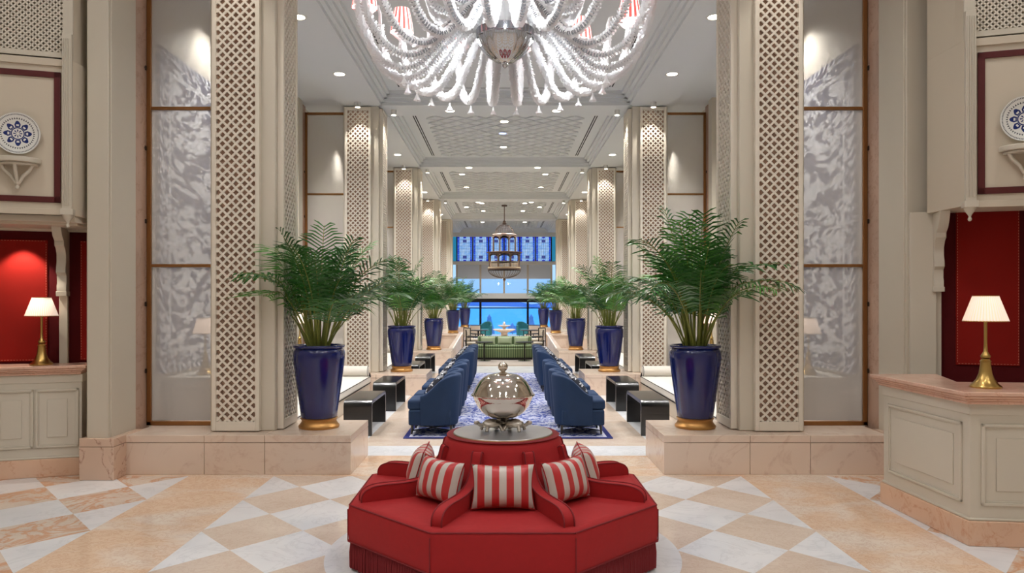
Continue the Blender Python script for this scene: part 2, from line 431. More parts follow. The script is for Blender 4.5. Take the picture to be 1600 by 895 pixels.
# blown crystal: lit through and sparkling
def crystal(name, rgb, ft, fg, fr_):
    t = NT(name)
    tr = t.n.new('ShaderNodeBsdfTransparent'); df = t.n.new('ShaderNodeBsdfDiffuse'); tl = t.n.new('ShaderNodeBsdfTranslucent'); gl = t.n.new('ShaderNodeBsdfGlossy')
    df.inputs[0].default_value = (*lin(rgb), 1); tl.inputs[0].default_value = (*lin(rgb), 1); gl.inputs['Roughness'].default_value = fr_
    a = t.n.new('ShaderNodeMixShader'); a.inputs[0].default_value = .5; t.l.new(df.outputs[0], a.inputs[1]); t.l.new(tl.outputs[0], a.inputs[2])
    b = t.n.new('ShaderNodeMixShader'); b.inputs[0].default_value = ft; t.l.new(a.outputs[0], b.inputs[1]); t.l.new(tr.outputs[0], b.inputs[2])
    c = t.n.new('ShaderNodeMixShader'); c.inputs[0].default_value = fg; t.l.new(b.outputs[0], c.inputs[1]); t.l.new(gl.outputs[0], c.inputs[2])
    t.l.new(c.outputs[0], t.out.inputs[0]); return t.m
M['crystal'] = crystal('blown_crystal', (252,253,255), .10, .14, .12)
M['bowlglass'] = crystal('fluted_glass', (120,124,134), .30, .55, .06)
M['crystube'] = crystal('crystal_tube', (196,204,214), .35, .35, .05)
# painted plate
t = NT('plate_glaze'); v = t.coord(); X, Y, Z = t.xyz(v)
r_ = t.ma('DIVIDE', t.ma('SQRT', t.ma('ADD', t.ma('POWER', X, 2.), t.ma('POWER', Z, 2.))), .2); an = t.ma('ARCTAN2', Z, X)
c8 = t.ma('COSINE', t.ma('MULTIPLY', an, 8.)); c16 = t.ma('COSINE', t.ma('MULTIPLY', an, 16.)); c40 = t.ma('COSINE', t.ma('MULTIPLY', an, 44.)); c90 = t.ma('COSINE', t.ma('MULTIPLY', an, 90.))
f1 = t.ma('MULTIPLY', t.bw(r_, .88, .94), t.ma('GREATER_THAN', c90, -.2))
f2 = t.ma('MULTIPLY', t.bw(r_, .68, .77), t.ma('GREATER_THAN', t.ma('SUBTRACT', c40, t.ma('MULTIPLY', t.ma('SUBTRACT', r_, .72), 20.)), .1))
edge = t.ma('ADD', .52, t.ma('MULTIPLY', c8, .09))
f3 = t.ma('MULTIPLY', t.ma('LESS_THAN', r_, edge), t.ma('GREATER_THAN', r_, .31))
f3 = t.ma('MULTIPLY', f3, t.ma('LESS_THAN', t.ma('MULTIPLY', t.bw(r_, .36, .44), t.ma('GREATER_THAN', c8, .35)), .5))
f3 = t.ma('MULTIPLY', f3, t.ma('GREATER_THAN', c8, -.8))
f4 = t.bw(r_, .25, .30)
f5 = t.ma('MULTIPLY', t.bw(r_, .07, .19), t.ma('GREATER_THAN', t.ma('COSINE', t.ma('MULTIPLY', an, 8.)), .2))
fn = t.ma('MAXIMUM', t.ma('MAXIMUM', f3, f4), f5); fg = t.ma('MAXIMUM', f1, f2)
col = t.mix(fg, lin((232,232,228)), lin((84,86,92))); col = t.mix(fn, col, lin((30,46,110)))
t.put(t.b.inputs['Base Color'], col); t.b.inputs['Roughness'].default_value = .2; M['plate'] = t.m
# leaded stained glass, emission stands in for evening sky light behind it (object space: X across 0..w, Z up)
t = NT('stained_glass'); v = t.coord(); X, Y, Z = t.xyz(v)
hw, hh = .415, .69
ex = t.ma('SUBTRACT', hw, t.ma('ABSOLUTE', X)); ez = t.ma('SUBTRACT', hh, t.ma('ABSOLUTE', Z))
n1 = t.noise(v, 5, 2); n2 = t.noise(v, 9, 1)
col = t.mix(t.step(n1, .3, .7), lin((112,176,250)), lin((190,222,255)))
bord = t.ma('LESS_THAN', ex, .11)
col = t.mix(bord, col, t.mix(t.ma('GREATER_THAN', n2, .5), lin((30,60,220)), lin((60,120,235))))
sq = t.ma('MULTIPLY', t.ma('LESS_THAN', t.ma('ABSOLUTE', X), .11), t.bw(ez, .16, .32))
col = t.mix(sq, col, lin((60,70,150)))
sq2 = t.ma('MULTIPLY', t.ma('LESS_THAN', ez, .09), t.ma('LESS_THAN', t.ma('ABSOLUTE', t.ma('SUBTRACT', t.ma('FRACT', t.ma('ADD', t.ma('DIVIDE', X, .36), 10.5)), .5)), .2))
col = t.mix(sq2, col, lin((28,30,190)))
gx = t.ma('LESS_THAN', t.ma('FRACT', t.ma('ADD', t.ma('DIVIDE', X, .10), 50.)), .12); gz = t.ma('LESS_THAN', t.ma('FRACT', t.ma('ADD', t.ma('DIVIDE', Z, .17), 50.)), .07)
col = t.mix(t.ma('MAXIMUM', gx, gz), col, lin((70,90,140)))
t.put(t.b.inputs['Base Color'], lin((20,30,60))); t.put(t.b.inputs['Emission Color'], col); t.b.inputs['Emission Strength'].default_value = .85
t.b.inputs['Roughness'].default_value = .2; M['stained'] = t.m
M['tealglass'] = glowmat('teal_glass', (30,130,170), .7)  # side panes glow by themselves in place of sky light behind
t = NT('sea_water'); v = t.coord(); n1 = t.noise(t.vmap(v, (.02,.1,1)), 6, 4)
t.put(t.b.inputs['Base Color'], t.mix(n1, lin((86,176,232)), lin((116,200,246)))); t.b.inputs['Roughness'].default_value = .7; t.b.inputs['Specular IOR Level'].default_value = .1; M['sea'] = t.m
# ---------------------------------------------------------------- the room
ZC, ZT = 5.66, 5.90                          # beam soffit, tray
PITCH = 6.6; NCOL = 5
CY = [7.93+PITCH*k for k in range(NCOL)]     # column core fronts
YEND = 41.0
struct('floor', MB().box(-9, 9, -4, YEND+.4, -.1, 0), M['floor'])
# front hall shell
struct('wall_behind', MB().box(-9, 9, -4.2, -4, 0, 6.8), M['wall'])
struct('wall_west', MB().box(-7.2, -7, -4, 9.5, 0, 6.8), M['wall'])
struct('wall_east', MB().box(7, 7.2, -4, 9.5, 0, 6.8), M['wall'])
struct('ceiling', MB().box(-7.2, 7.2, -4.2, 8.0, 6.62, 6.8), M['ceil'])
struct('trim_header', MB().box(-7.2, 7.2, CY[0]+.02, CY[0]+.68, ZC, 6.8), M['ceil'])
# aisle walls, aisle ceilings
for s in (-1, 1):
    mb = MB().box(s*4.10, s*4.4, 8.36, YEND, 0, 6.0)
    struct('wall_'+SIDE[s], mb, M['wall'])
    struct('wall_pilaster_'+SIDE[s], MB().box(s*4.035, s*4.29, 7.5, 8.0, .4, 6.7).box(s*4.05, s*4.27, 7.47, 7.52, .4, 6.7), M['cream'], bevel=.008)
    b = MB()
    for z0, z1 in ((0, .335), (.339, .42)):
        b.box(s*3.97, s*4.32, 7.42, 8.0, z0, z1)
    struct('baseboard_'+SIDE[s], b, M['marblebase'], bevel=.004)
    struct('ceiling_aisle_'+SIDE[s], MB().box(s*3.2, s*4.4, CY[0]+.6, YEND, ZC+.10, ZC+.3), M['ceil'])
    # long beams over the columns
    struct('trim_beam_'+SIDE[s], MB().box(s*2.5, s*3.2, CY[0]+.6, YEND, ZC, 6.3).box(s*3.2, s*3.28, CY[0]+.6, YEND, ZC+.03, ZC+.1).box(s*3.28, s*3.34, CY[0]+.6, YEND, ZC+.06, ZC+.1), M['ceil'])
    # marble jamb at the outer end of every screen
    for k in range(NCOL):
        y0 = 8.0 if k == 0 else CY[k]-.02
        struct('trim_jamb', MB().box(s*4.06, s*4.34, y0, CY[k]+.42, .38 if k == 0 else 0, ZC+.1), M['marbleback'], bevel=.004)
        if k: struct('trim_stile', MB().box(s*4.0, s*4.34, y0-.25, y0, 0, ZC+.1), M['cream'])
    # low console ledge along each bay's outer wall, carrying the lamps
    for k in range(3):
        struct('trim_ledge', MB().box(s*3.5, s*4.1, CY[k]+.85, CY[k]+PITCH-.1, 0, .86).box(s*3.46, s*4.1, CY[k]+.85, CY[k]+PITCH-.1, .86, .9), M['cream'], bevel=.004)
# trays between the beams
for k in range(NCOL):
    y0 = CY[k]+.68; y1 = CY[k+1] if k+1 < NCOL else YEND
    b = MB()
    if k+1 < NCOL: b.box(-2.5, 2.5, y1, y1+.68, ZC, 6.3)
    for q in range(4):
        z0 = ZC+.06*q+.0; i = .062*(q+1)
        b.box(-2.5, -2.5+i, y0, y1, z0, ZT+.2); b.box(2.5-i, 2.5, y0, y1, z0, ZT+.2)
        b.box(-2.5, 2.5, y0, y0+i, z0, ZT+.2); b.box(-2.5, 2.5, y1-i, y1, z0, ZT+.2)
    b.box(-2.5, 2.5, y0, y1, ZT, ZT+.2)
    struct('ceiling_tray', b, M['ceil'])
    if k:                                    # shallow lattice relief
        lt = lattice(3.5, y1-y0-1.1, .44, .034, .028)
        lt.v = [(x-1.75, y0+.55+z, ZT-.027+y) for x, y, z in lt.v]
        struct('trim_relief', lt, M['ceil'])
    sl = MB()
    for s in (-1, 1):
        for dx in (0, .05):
            sl.box(s*(1.97+dx), s*(1.995+dx), y0+.5, y1-.5, ZT-.004, ZT+.01)
    if k == 0: sl.box(-1.97, 1.97, y1-.42, y1-.405, ZT-.004, ZT+.01)
    struct('trim_air_slot', sl, M['slot'])
# end wall with stained glass above tall windows
struct('wall_end', MB().box(-4.4, 4.4, YEND, YEND+.3, 5.43, 6.2).box(-4.4, 4.4, YEND, YEND+.3, 3.92, 4.06)
       .box(-4.4, -3.4, YEND, YEND+.3, 0, 5.43).box(3.4, 4.4, YEND, YEND+.3, 0, 5.43).box(-3.4, 3.4, YEND-.1, YEND+.3, 1.98, 2.28), M['white'])
struct('trim_sill', MB().box(-3.4, 3.4, YEND-.25, YEND, 3.86, 4.04), M['white'], bevel=.01)
wx = [-2.9, -2.62, -1.77, -.92, -.0, .92, 1.77, 2.62, 2.9]
for i, xc in enumerate((-2.2, -1.3, -.44, .44, 1.3, 2.2)):
    p = MB().box(-.415, .415, -.01, .01, -.69, .69).obj('window_stained_%d' % (i+1), M['stained']); p.location = (xc, YEND+.1, 4.745); p['kind'] = 'structure'
b = MB()
for xc in (-2.98, -2.64, -1.75, -.87, 0, .87, 1.75, 2.64, 2.98): b.box(xc-.03, xc+.03, YEND+.05, YEND+.16, 4.05, 5.44)
struct('trim_stained_bars', b, M['hinge'])
for s in (-1, 1):
    p = MB().box(-.14, .14, -.01, .01, -.69, .69).obj('window_stained_%d' % (7+(s > 0)), M['tealglass']); p.location = (s*2.81, YEND+.1, 4.745); p['kind'] = 'structure'
bl = MB()
for i in range(4):
    x0 = -2.64+1.32*i; bl.box(x0+.02, x0+1.3, YEND+.02, YEND+.05, 3.08, 3.92)
struct('window_blind', bl, M['blind'])
b = MB()
for xc in (-2.64, -1.32, 0, 1.32, 2.64): b.box(xc-.05, xc+.05, YEND, YEND+.14, 2.28, 3.9)
struct('trim_upper_mullions', b, M['taupe'])
b = MB().box(-3.4, 3.4, YEND+.02, YEND+.14, 1.78, 1.98)
for xc in (-3.3, -1.32, 1.32, 3.3): b.box(xc-.06, xc+.06, YEND, YEND+.14, 0, 1.98)
struct('trim_lower_mullions', b, M['dark'])
for i in range(4):
    x0 = -2.64+1.32*i
    struct('window_upper_%d' % (i+1), MB().box(x0+.05, x0+1.27, YEND+.06, YEND+.075, 2.28, 3.9), M['glass'])
for i, (x0, x1) in enumerate(((-3.24, -1.38), (-1.26, 1.26), (1.38, 3.24))):
    struct('window_lower_%d' % (i+1), MB().box(x0, x1, YEND+.06, YEND+.075, 0, 1.8), M['glass'])
# outside: terrace, water, far shore
struct('ground_terrace', MB().box(-25, 25, YEND+.4, 66, -1.4, -1.2), M['deck'])
struct('water_strait', MB().box(-1500, 1500, 66, 1300, -8.2, -8), M['sea'])
random.seed(4)
hp = [(-1500, -8)]
for i in range(61):
    x = -1500+50*i; hp.append((x, 8+9*sin(i*.37)+5*sin(i*1.1+1)+random.uniform(-2, 2)))
hp.append((1500, -8))
b = MB(); n = len(hp)
for j, (y, f) in enumerate(((1080, .35), (1160, 1.), (1300, 1.5))):
    b.v += [(x, y, -8+(z+8)*f) for x, z in hp]
for j in range(2):
    for i in range(n-1): b.f.append((j*n+i, j*n+i+1, (j+1)*n+i+1, (j+1)*n+i))
struct('hills_far_shore', b, M['hill'])

# alcoves either side: oriel above, red niche, desk below
ALC = {-1: dict(c=(-4.32, 7.30), post=.24, soff=2.60, pan=((.40, 1.05), (-.12, .09)), sp=.62),
       1: dict(c=(4.175, 6.72), post=-.07, soff=2.95, pan=((.11, .66), (.86, 1.4)), sp=.385)}
TH = 17
def alc(s, o):                                # place an object built in alcove space (x = s*along, y = into the wall)
    o.location = (*ALC[s]['c'], 0); o.rotation_euler = (0, 0, R(-s*TH)); return o
def alcw(s, a, d, z):                         # the same as a world point
    q = Matrix.Rotation(R(-s*TH), 3, 'Z') @ Vector((s*a, d, z)); c = ALC[s]['c']; return (q.x+c[0], q.y+c[1], z)
for s in (-1, 1):
    A = ALC[s]; nm = SIDE[s]
    P = lambda pts: [(s*a, d) for a, d in pts]
    b = MB().prism(P([(0, .03), (2.2, .03), (2.2, .62), (-.175, .574+.02)]), 2.66 if s < 0 else 2.68, 4.2)
    if s < 0: b.prism(P([(0, .1), (2.2, .1), (2.2, .8), (-.2, .8)]), A['soff'], 2.7).prism(P([(0, .2), (2.2, .2), (2.2, .8), (-.2, .8)]), A['soff']-.025, 2.7).prism(P([(-.25, .66), (2.2, .66), (2.2, .8), (-.25, .8)]), A['soff']-.05, 2.7)
    for z0, z1, e in ((4.13, 4.2, .02), (2.66, 2.72, .015)):
        b.prism(P([(.085, .03-e), (2.2, .03-e), (2.2, .1), (.085, .1)]), z0, z1)
    b.prism(P([(.0, .16), (2.2, .16), (2.2, .62), (-.175, .594)]), 4.19, 6.6).prism(P([(0, .06), (.05, .06), (.05, .2), (-.03, .2)]), 4.19, 6.6)
    b.prism(P([(-.2, .75), (2.2, .75), (2.2, .9), (-.2, .9)]), 0, 6.6)
    b.prism(P([(2.2, 0), (2.4, 0), (2.4, .9), (2.2, .9)]), 0, 6.6)
    alc(s, struct('wall_alcove_'+nm, b, M['panel'], bevel=.004))
    # fluted edge strip with hanging finial
    b = MB()
    for a0 in (0, .93):
        b.prism(P([(a0, -.02), (a0+.085, -.02), (a0+.085, .06), (a0, .06)]), 2.72, 4.45)
        for q in range(4): b.prism(P([(a0+.012+.019*q, -.028), (a0+.02+.019*q, -.028), (a0+.02+.019*q, 0), (a0+.012+.019*q, 0)]), 2.75, 4.4)
        b.prism(P([(a0-.015, -.035), (a0+.10, -.035), (a0+.10, .07), (a0-.015, .07)]), 2.66, 2.72)
        b.lathe([(0, -.125), (.012, -.12), (.018, -.105), (.012, -.088), (.01, -.08), (.02, -.06), (.045, -.025), (.055, 0)], 16, (s*(a0+.042), .02, 2.66))
    alc(s, struct('trim_fluted_'+nm, b, M['cream'], bevel=.002))
    # maroon picture-frame moulding
    b = MB(); x0, x1, z0, z1, q = .105, .86, 2.78, 4.07, .058
    for X0, X1, Z0, Z1 in ((x0, x1, z0, z0+q), (x0, x1, z1-q, z1), (x0, x0+q, z0, z1), (x1-q, x1, z0, z1)):
        b.box(s*X0, s*X1, .012, .04, Z0, Z1)
    alc(s, struct('trim_maroon_'+nm, b, M['maroon'], bevel=.004))
    # diagonal grille over the ledge
    g = MB().box(s*.0, s*.04, .03, .11, 4.2, 6.4).box(s*.04, s*.09, .04, .11, 4.24, 6.4).box(s*.04, s*2.2, .03, .1, 4.22, 4.27)
    lt = lattice(1.7, 1.5, .052, .014, .008)
    alc(s, struct('trim_grille_frame_'+nm, g, M['cream']))
    for dy in (.055, .075):
        l2 = MB(); l2.v = [(s*(.09+x), y+dy, 4.27+z) for x, y, z in lt.v]; l2.f = lt.f
        alc(s, struct('trim_grille_'+nm, l2, M['lattice']))
    # red cloth lining
    alc(s, struct('wall_niche_'+nm, MB().box(s*(-.12 if s < 0 else -.03), s*2.2, .72, .76, .3, A['soff']), M['redwall']))
    for a0, a1 in A['pan']:
        p = struct('trim_red_panel_'+nm, MB().box(s*a0, s*a1, .703, .73, 1.17, 2.46 if s < 0 else 2.72), M['redpanel'], bevel=.008); alc(s, p)
        q = MB(); zt = 2.46 if s < 0 else 2.72; z = 1.2
        while z < zt-.03:
            for a in (a0+.012, a1-.012): q.box(s*(a-.002), s*(a+.002), .700, .706, z, z+.016)
            z += .028
        a = a0+.02
        while a < a1-.02:
            for zz in (1.185, zt-.012): q.box(s*a, s*(a+.016), .700, .706, zz-.002, zz+.002)
            a += .028
        alc(s, struct('trim_stitching_'+nm, q, M['seam']))
    # scrolled corbel and post
    a0 = A['post']; zt = A['soff']+.04 if s < 0 else 2.68
    prof = [(.72, zt), (.36, zt), (.40, zt-.10), (.44, zt-.16), (.50, zt-.20), (.505, zt-.25), (.55, zt-.28), (.585, zt-.34), (.585, zt-.42), (.565, zt-.48), (.56, zt-.53), (.60, zt-.56), (.605, zt-.64), (.59, zt-.67), (.59, zt-.74), (.72, zt-.74)]
    b = MB().extrude(prof, 'x', s*a0-.045, s*a0+.045).box(s*a0-.05, s*a0+.05, .58, .72, zt-.78, zt-.73)
    b.box(s*a0-.04, s*a0+.04, .66, .73, .3, zt-.75)
    if s > 0: b.box(-.32, -.085, .62, .74, .3, 2.7)
    alc(s, struct('trim_corbel_'+nm, b, M['cream'], bevel=.004))
    spot(alcw(s, A['sp'], .50, 2.51 if s < 0 else 2.74), 50 if s < 0 else 125, 84, .5, (1, .86, .72), .02, aim=alcw(s, A['sp'], .66, 1.5))
# ---------------------------------------------------------------- columns, screens, plinths
LW, LZ0, LZ1 = .42, .52, ZC-.09
front_l = lattice(LW, LZ1-LZ0, .095, .0225, .018); side_l = lattice(.46, LZ1-LZ0, .095, .0225, .018)
def column_proto(s):
    root = thing('lattice_column', 'x', 'column', (s*2.85, CY[0], 0), 0, 'lattice columns in two rows')
    MB().box(-.35, .35, 0, .67, .411, ZC).obj('shaft', M['cream'], root, bevel=.012)
    for q in ('front', 'side'):
        w_ = LW if q == 'front' else .46
        def put(mb):                          # from panel space (x across, y out, z up) to the column
            if q == 'front': mb.v = [(s*.055+x-w_/2, -y, z) for x, y, z in mb.v]
            else: mb.v = [(-s*(.35+y), .35+x-w_/2, z) for x, y, z in mb.v]
            return mb
        fr = MB()
        for X0, X1, Z0, Z1 in ((-.045, 0, LZ0-.1, LZ1+.06), (w_, w_+.045, LZ0-.1, LZ1+.06), (0, w_, LZ0-.1, LZ0), (0, w_, LZ1, LZ1+.06)):
            fr.box(X0, X1, .0, .068, Z0, Z1)
        f = put(fr).obj('lattice_frame', M['lattice'], root, bevel=.004)
        lt = MB(); src = front_l if q == 'front' else side_l
        lt.v = [(x, y+.038, z+LZ0) for x, y, z in src.v]; lt.f = src.f
        put(lt).obj('diagonal_lattice', M['lattice'], f)
        put(MB().box(0, w_, .0, .022, LZ0, LZ1)).obj('backing', M['marbleback'], root)
    return root
def screen_proto(s):
    y = CY[0]+.37
    root = thing('glass_screen', 'x', 'glass screen', (s*3.62, y, 0), 0, 'veiled glass screens beside the columns')
    fr = MB().box(s*.435, s*.385, -.025, .025, .41, ZC-.03).box(-s*.44, -s*.40, -.02, .02, .41, ZC-.03).box(-.435, .435, -.025, .025, .41, .455).box(-.435, .435, -.025, .025, ZC-.08, ZC-.03)
    fr.obj('frame', M['bronze'], root, bevel=.004)
    zs = [.455, 2.19, 3.96, ZC-.08]
    for z in zs[1:3]: MB().box(-.40, .40, -.022, .022, z, z+.035).obj('glazing_bar', M['bronze'], root, bevel=.003)
    for a, b_ in zip(zs[:-1], zs[1:]): MB().box(-.40, .40, -.006, .006, a+.01, b_+.03).obj('pane', M['veil'], root)
    for z in (1.0, 1.75, 2.68, 3.5, 4.4): MB().box(s*.43, s*.47, -.05, -.02, z, z+.05).box(s*.44, s*.455, -.075, -.05, z+.012, z+.038).obj('clip', M['hinge'], root, bevel=.003)
    return root
for s in (-1, 1):
    c0 = column_proto(s); g0 = screen_proto(s)
    for k in range(NCOL):
        where = 'cream %s column wrapped in diagonal lattice, %s from the camera along the row' % ('left-row' if s < 0 else 'right-row', ORD[k])
        if k == 0: c0['label'] = where
        else: dup(c0, (s*2.85, CY[k], 0), label=where)
        where = 'bronze framed veiled glass screen between the %s-hand wall and the %s column' % (SIDE[s], ORD[k])
        if k == 0: g0['label'] = where
        else: dup(g0, (s*3.62, CY[k]+.37, 0), label=where)
def block(x0, x1, y0, y1, h, joints=(), cap=.075):
    b = MB(); e = .002; xs = sorted([x0, *joints, x1])
    for a, c in zip(xs[:-1], xs[1:]):
        b.box(a+e, c-e, y0, y1, 0, h-cap-.004); b.box(a+e, c-e, y0-.004, y1, h-cap, h)
    return b
for s in (-1, 1):
    xs = sorted((s*1.63, s*3.99))
    o = block(xs[0], xs[1], 7.67, 8.66, .41, (s*2.53, s*3.16)).obj('marble_plinth', M['marble'], bevel=.004)
    tag(o, 'long rose marble plinth at the front %s under column and big palm' % SIDE[s], 'plinth', 'rose marble plinths')
    for k in (1, 2):
        xs = sorted((s*1.52, s*3.3))
        o = block(xs[0], xs[1], 7.67+PITCH*k-.1, CY[k]+.75, .41, (s*2.5,)).obj('marble_plinth', M['marble'], bevel=.004)
        tag(o, 'rose marble block under the %s palm and column of the %s row' % (ORD[k], SIDE[s]), 'plinth', 'rose marble plinths')
    for k in (3, 4):
        xs = sorted((s*2.5, s*3.3))
        o = block(xs[0], xs[1], CY[k]-.12, CY[k]+.75, .41).obj('marble_plinth', M['marble'], bevel=.004)
        tag(o, 'rose marble block under the %s column of the %s row' % (ORD[k], SIDE[s]), 'plinth', 'rose marble plinths')
    PXP = (2.01, 1.94)
    for k, (y0, y1, x0, h) in enumerate(((28.0, 29.9, 1.5, .57), (35.3, 37, 1.45, .57))):
        r_ = thing('marble_pedestal', 'tall panelled rose marble pedestal under the %s palm of the %s row' % (ORD[3+k], SIDE[s]), 'pedestal', (s*PXP[k], y0, 0), 0, 'panelled pedestals')
        MB().box(-.44, .44, 0, y1-y0, 0, h-.06).obj('body', M['marble'], r_, bevel=.005)
        MB().box(-.47, .47, -.03, y1-y0, h-.06, h).obj('cap', M['marble'], r_, bevel=.005)
        p = MB()
        for a, c, zz0, zz1 in ((-.36, -.33, .1, h-.12), (.33, .36, .1, h-.12), (-.36, .36, .08, .1), (-.36, .36, h-.14, h-.12)): p.box(a, c, -.015, 0, zz0, zz1)
        p.obj('panel_moulding', M['marble'], r_)
    # low stone balustrade with a pale handrail stepping up to the pedestal
    r_ = thing('stone_balustrade', 'low panelled stone balustrade with sloping pale handrail, %s of the aisle' % SIDE[s], 'balustrade', (s*1.7, 22.6, 0), 0, 'stone balustrades')
    MB().extrude([(0, 0), (5.3, 0), (5.3, .55), (0, .30)], 'x', -.08, .08).obj('wall', M['marble'], r_, bevel=.004)
    MB().tube([(-s*.10, .1, .36), (-s*.10, 5.2, .62)], .022, 8).obj('handrail', M['linen'], r_)
# hanging carpets on the outer walls of the first bay
for s in (-1, 1):
    o = MB().box(-.02, .02, -2.45, 2.45, -1.93, 1.93).obj('wall_hanging', M['hanging'], bevel=.004)
    o.location = (s*4.075, 11.05, 2.88)
    tag(o, 'navy and white arabesque hanging on the %s aisle wall behind the glass' % SIDE[s], 'wall hanging', 'arabesque wall hangings')

# ---------------------------------------------------------------- reception desks
def panel_frame(mb, T, w_, z0, z1):           # raised panel; T maps (x along, y out, z)
    for e0, e1, d in ((0, .022, .016), (.022, .034, .007)):
        for a, c, q, r_ in ((e0, w_-e0, z0+e0, z0+e1), (e0, w_-e0, z1-e1, z1-e0), (e0, e1, z0+e0, z1-e0), (w_-e1, w_-e0, z0+e0, z1-e0)):
            m = MB().box(a, c, 0, d, q, r_); mb.merge(m, T)
    i = .105; m = MB().box(i, w_-i, 0, .008, z0+i, z1-i); mb.merge(m, T)
def edge_T(p, q):
    d = Vector((q[0]-p[0], q[1]-p[1], 0)).normalized(); n = Vector((d.y, -d.x, 0))
    return Matrix(((d.x, n.x, 0, p[0]), (d.y, n.y, 0, p[1]), (0, 0, 1, 0), (0, 0, 0, 1))), (Vector(q)-Vector(p)).length
def inset(poly, e):                           # offset of a counter-clockwise polygon, e > 0 shrinks
    n = len(poly); out = []
    for i in range(n):
        p0, p1, p2 = Vector(poly[i-1]), Vector(poly[i]), Vector(poly[(i+1) % n])
        d1 = (p1-p0).normalized(); d2 = (p2-p1).normalized(); n1 = Vector((-d1.y, d1.x)); n2 = Vector((-d2.y, d2.x))
        k = n1+n2; k = k/(k.dot(n1)) if k.dot(n1) > .2 else n1; out.append(tuple(p1+k*e))
    return out
def desk(name, label, base, counter, edges, face_panels):
    root = thing('reception_desk', label, 'reception desk', (base[0][0], base[0][1], 0), 0, 'reception desks')
    sh = lambda b: (setattr(b, 'v', [(x-base[0][0], y-base[0][1], z) for x, y, z in b.v]), b)[1]
    sh(MB().prism(base, 0, .185)).obj('plinth', M['marblewarm'], root, bevel=.006)
    bd = inset(base, .022)
    sh(MB().prism(bd, .185, 1.055)).obj('body', M['desk'], root, bevel=.004)
    tr = MB(); tr.prism(inset(base, .012), .185, .205); tr.prism(inset(base, .014), .965, 1.05)
    sh(tr).obj('rail', M['desk'], root, bevel=.006)
    for (i, splits) in face_panels:
        T, L = edge_T(bd[i], bd[(i+1) % len(bd)])
        for a, c in splits:
            m = MB(); T2 = T @ Matrix.Translation((a*L, 0, 0)); panel_frame(m, T2, (c-a)*L, .30, .90)
            sh(m).obj('moulded_panel', M['desk'], root, bevel=.003)
    ct = MB()
    for z0, z1, e in ((1.05, 1.075, .05), (1.075, 1.095, .035), (1.095, 1.115, .014), (1.115, 1.145, 0)): ct.prism(inset(counter, e), z0, z1)
    sh(ct).obj('countertop', M['counter'], root, bevel=.006)
    return root
bR = [(3.385, 5.42), (5.60, 5.20), (5.70, 5.80), (3.80, 5.98), (3.80, 6.62), (3.345, 6.62)]
cR = [(3.305, 5.345), (5.66, 5.11), (5.75, 5.83), (3.68, 6.03), (3.9, 6.70), (3.29, 6.70)]
desk('r', 'cream panelled corner reception desk with thick marble top, before the right red niche', bR, cR, None,
     [(0, ((.035, .40), (.45, .95))), (5, ((.07, .93),))])
L0 = alcw(-1, -.02, .37, 0); L1 = alcw(-1, 1.9, .37, 0); L2 = alcw(-1, 1.9, .72, 0); L3 = alcw(-1, -.02, .72, 0)
bL = [p[:2] for p in (L1, L0, L3, L2)]
K = [alcw(-1, a, d, 0)[:2] for a, d in ((1.95, .31), (-.05, .31), (-.05, .72), (1.95, .72))]
desk('l', 'cream panelled reception desk with marble top set into the left red niche', bL, K, None,
     [(0, ((.115, .325), (.335, .545), (.555, .765), (.775, .985)))])
def lampthing(x, y, z, label, e, light=True):
    root = thing('table_lamp', label, 'table lamp', (x, y, z), 0, 'brass table lamps with pleated shades')
    MB().lathe([(0, 0), (.105, 0), (.108, .012), (.098, .024), (.085, .034), (.062, .065), (.045, .11), (.036, .17), (.034, .195), (.038, .198), (.038, .205), (.03, .212), (.03, .22)], 32).obj('base', M['brass'], root)
    MB().lathe([(.0, .22), (.022, .222), (.033, .232), (.034, .243), (.026, .256), (.015, .275), (.011, .34), (.011, .50), (.02, .505), (.022, .512), (.012, .52), (.008, .56), (0, .56)], 24).obj('stem', M['brass'], root)
    sh = MB().lathe([(.152, .508), (.086, .70), (.083, .70), (.149, .508)], 88, rmod=lambda a, z_: 1+.012*cos(44*a))
    sh.f = [f for f in sh.f if len(f) == 4]
    o = sh.obj('lamp_shade', M['lampshade'], root, ang=80)
    MB().lathe([(.087, .696), (.088, .703), (.083, .703)], 32).obj('upper_ring', M['brass'], o)
    MB().lathe([(.152, .505), (.154, .512), (.148, .512)], 32).obj('lower_ring', M['brass'], o)
    if light: point((x, y, z+.58), e, (1, .82, .62), .03)
    return root
lampthing(3.64, 5.62, 1.145, 'brass lamp with pleated cream shade on the right reception desk', 7)
q = alcw(-1, .40, .50, 0); lampthing(q[0], q[1], 1.145, 'brass lamp with pleated cream shade on the left reception desk', 6)
for s in (-1, 1):
    lampthing(s*3.75, 9.15, .9, 'brass lamp glimpsed through the %s glass screen nearest the camera' % SIDE[s], 7)
    lampthing(s*3.75, 13.4, .9, 'brass lamp with white shade behind the first %s palm, far sofa end' % SIDE[s], 7)
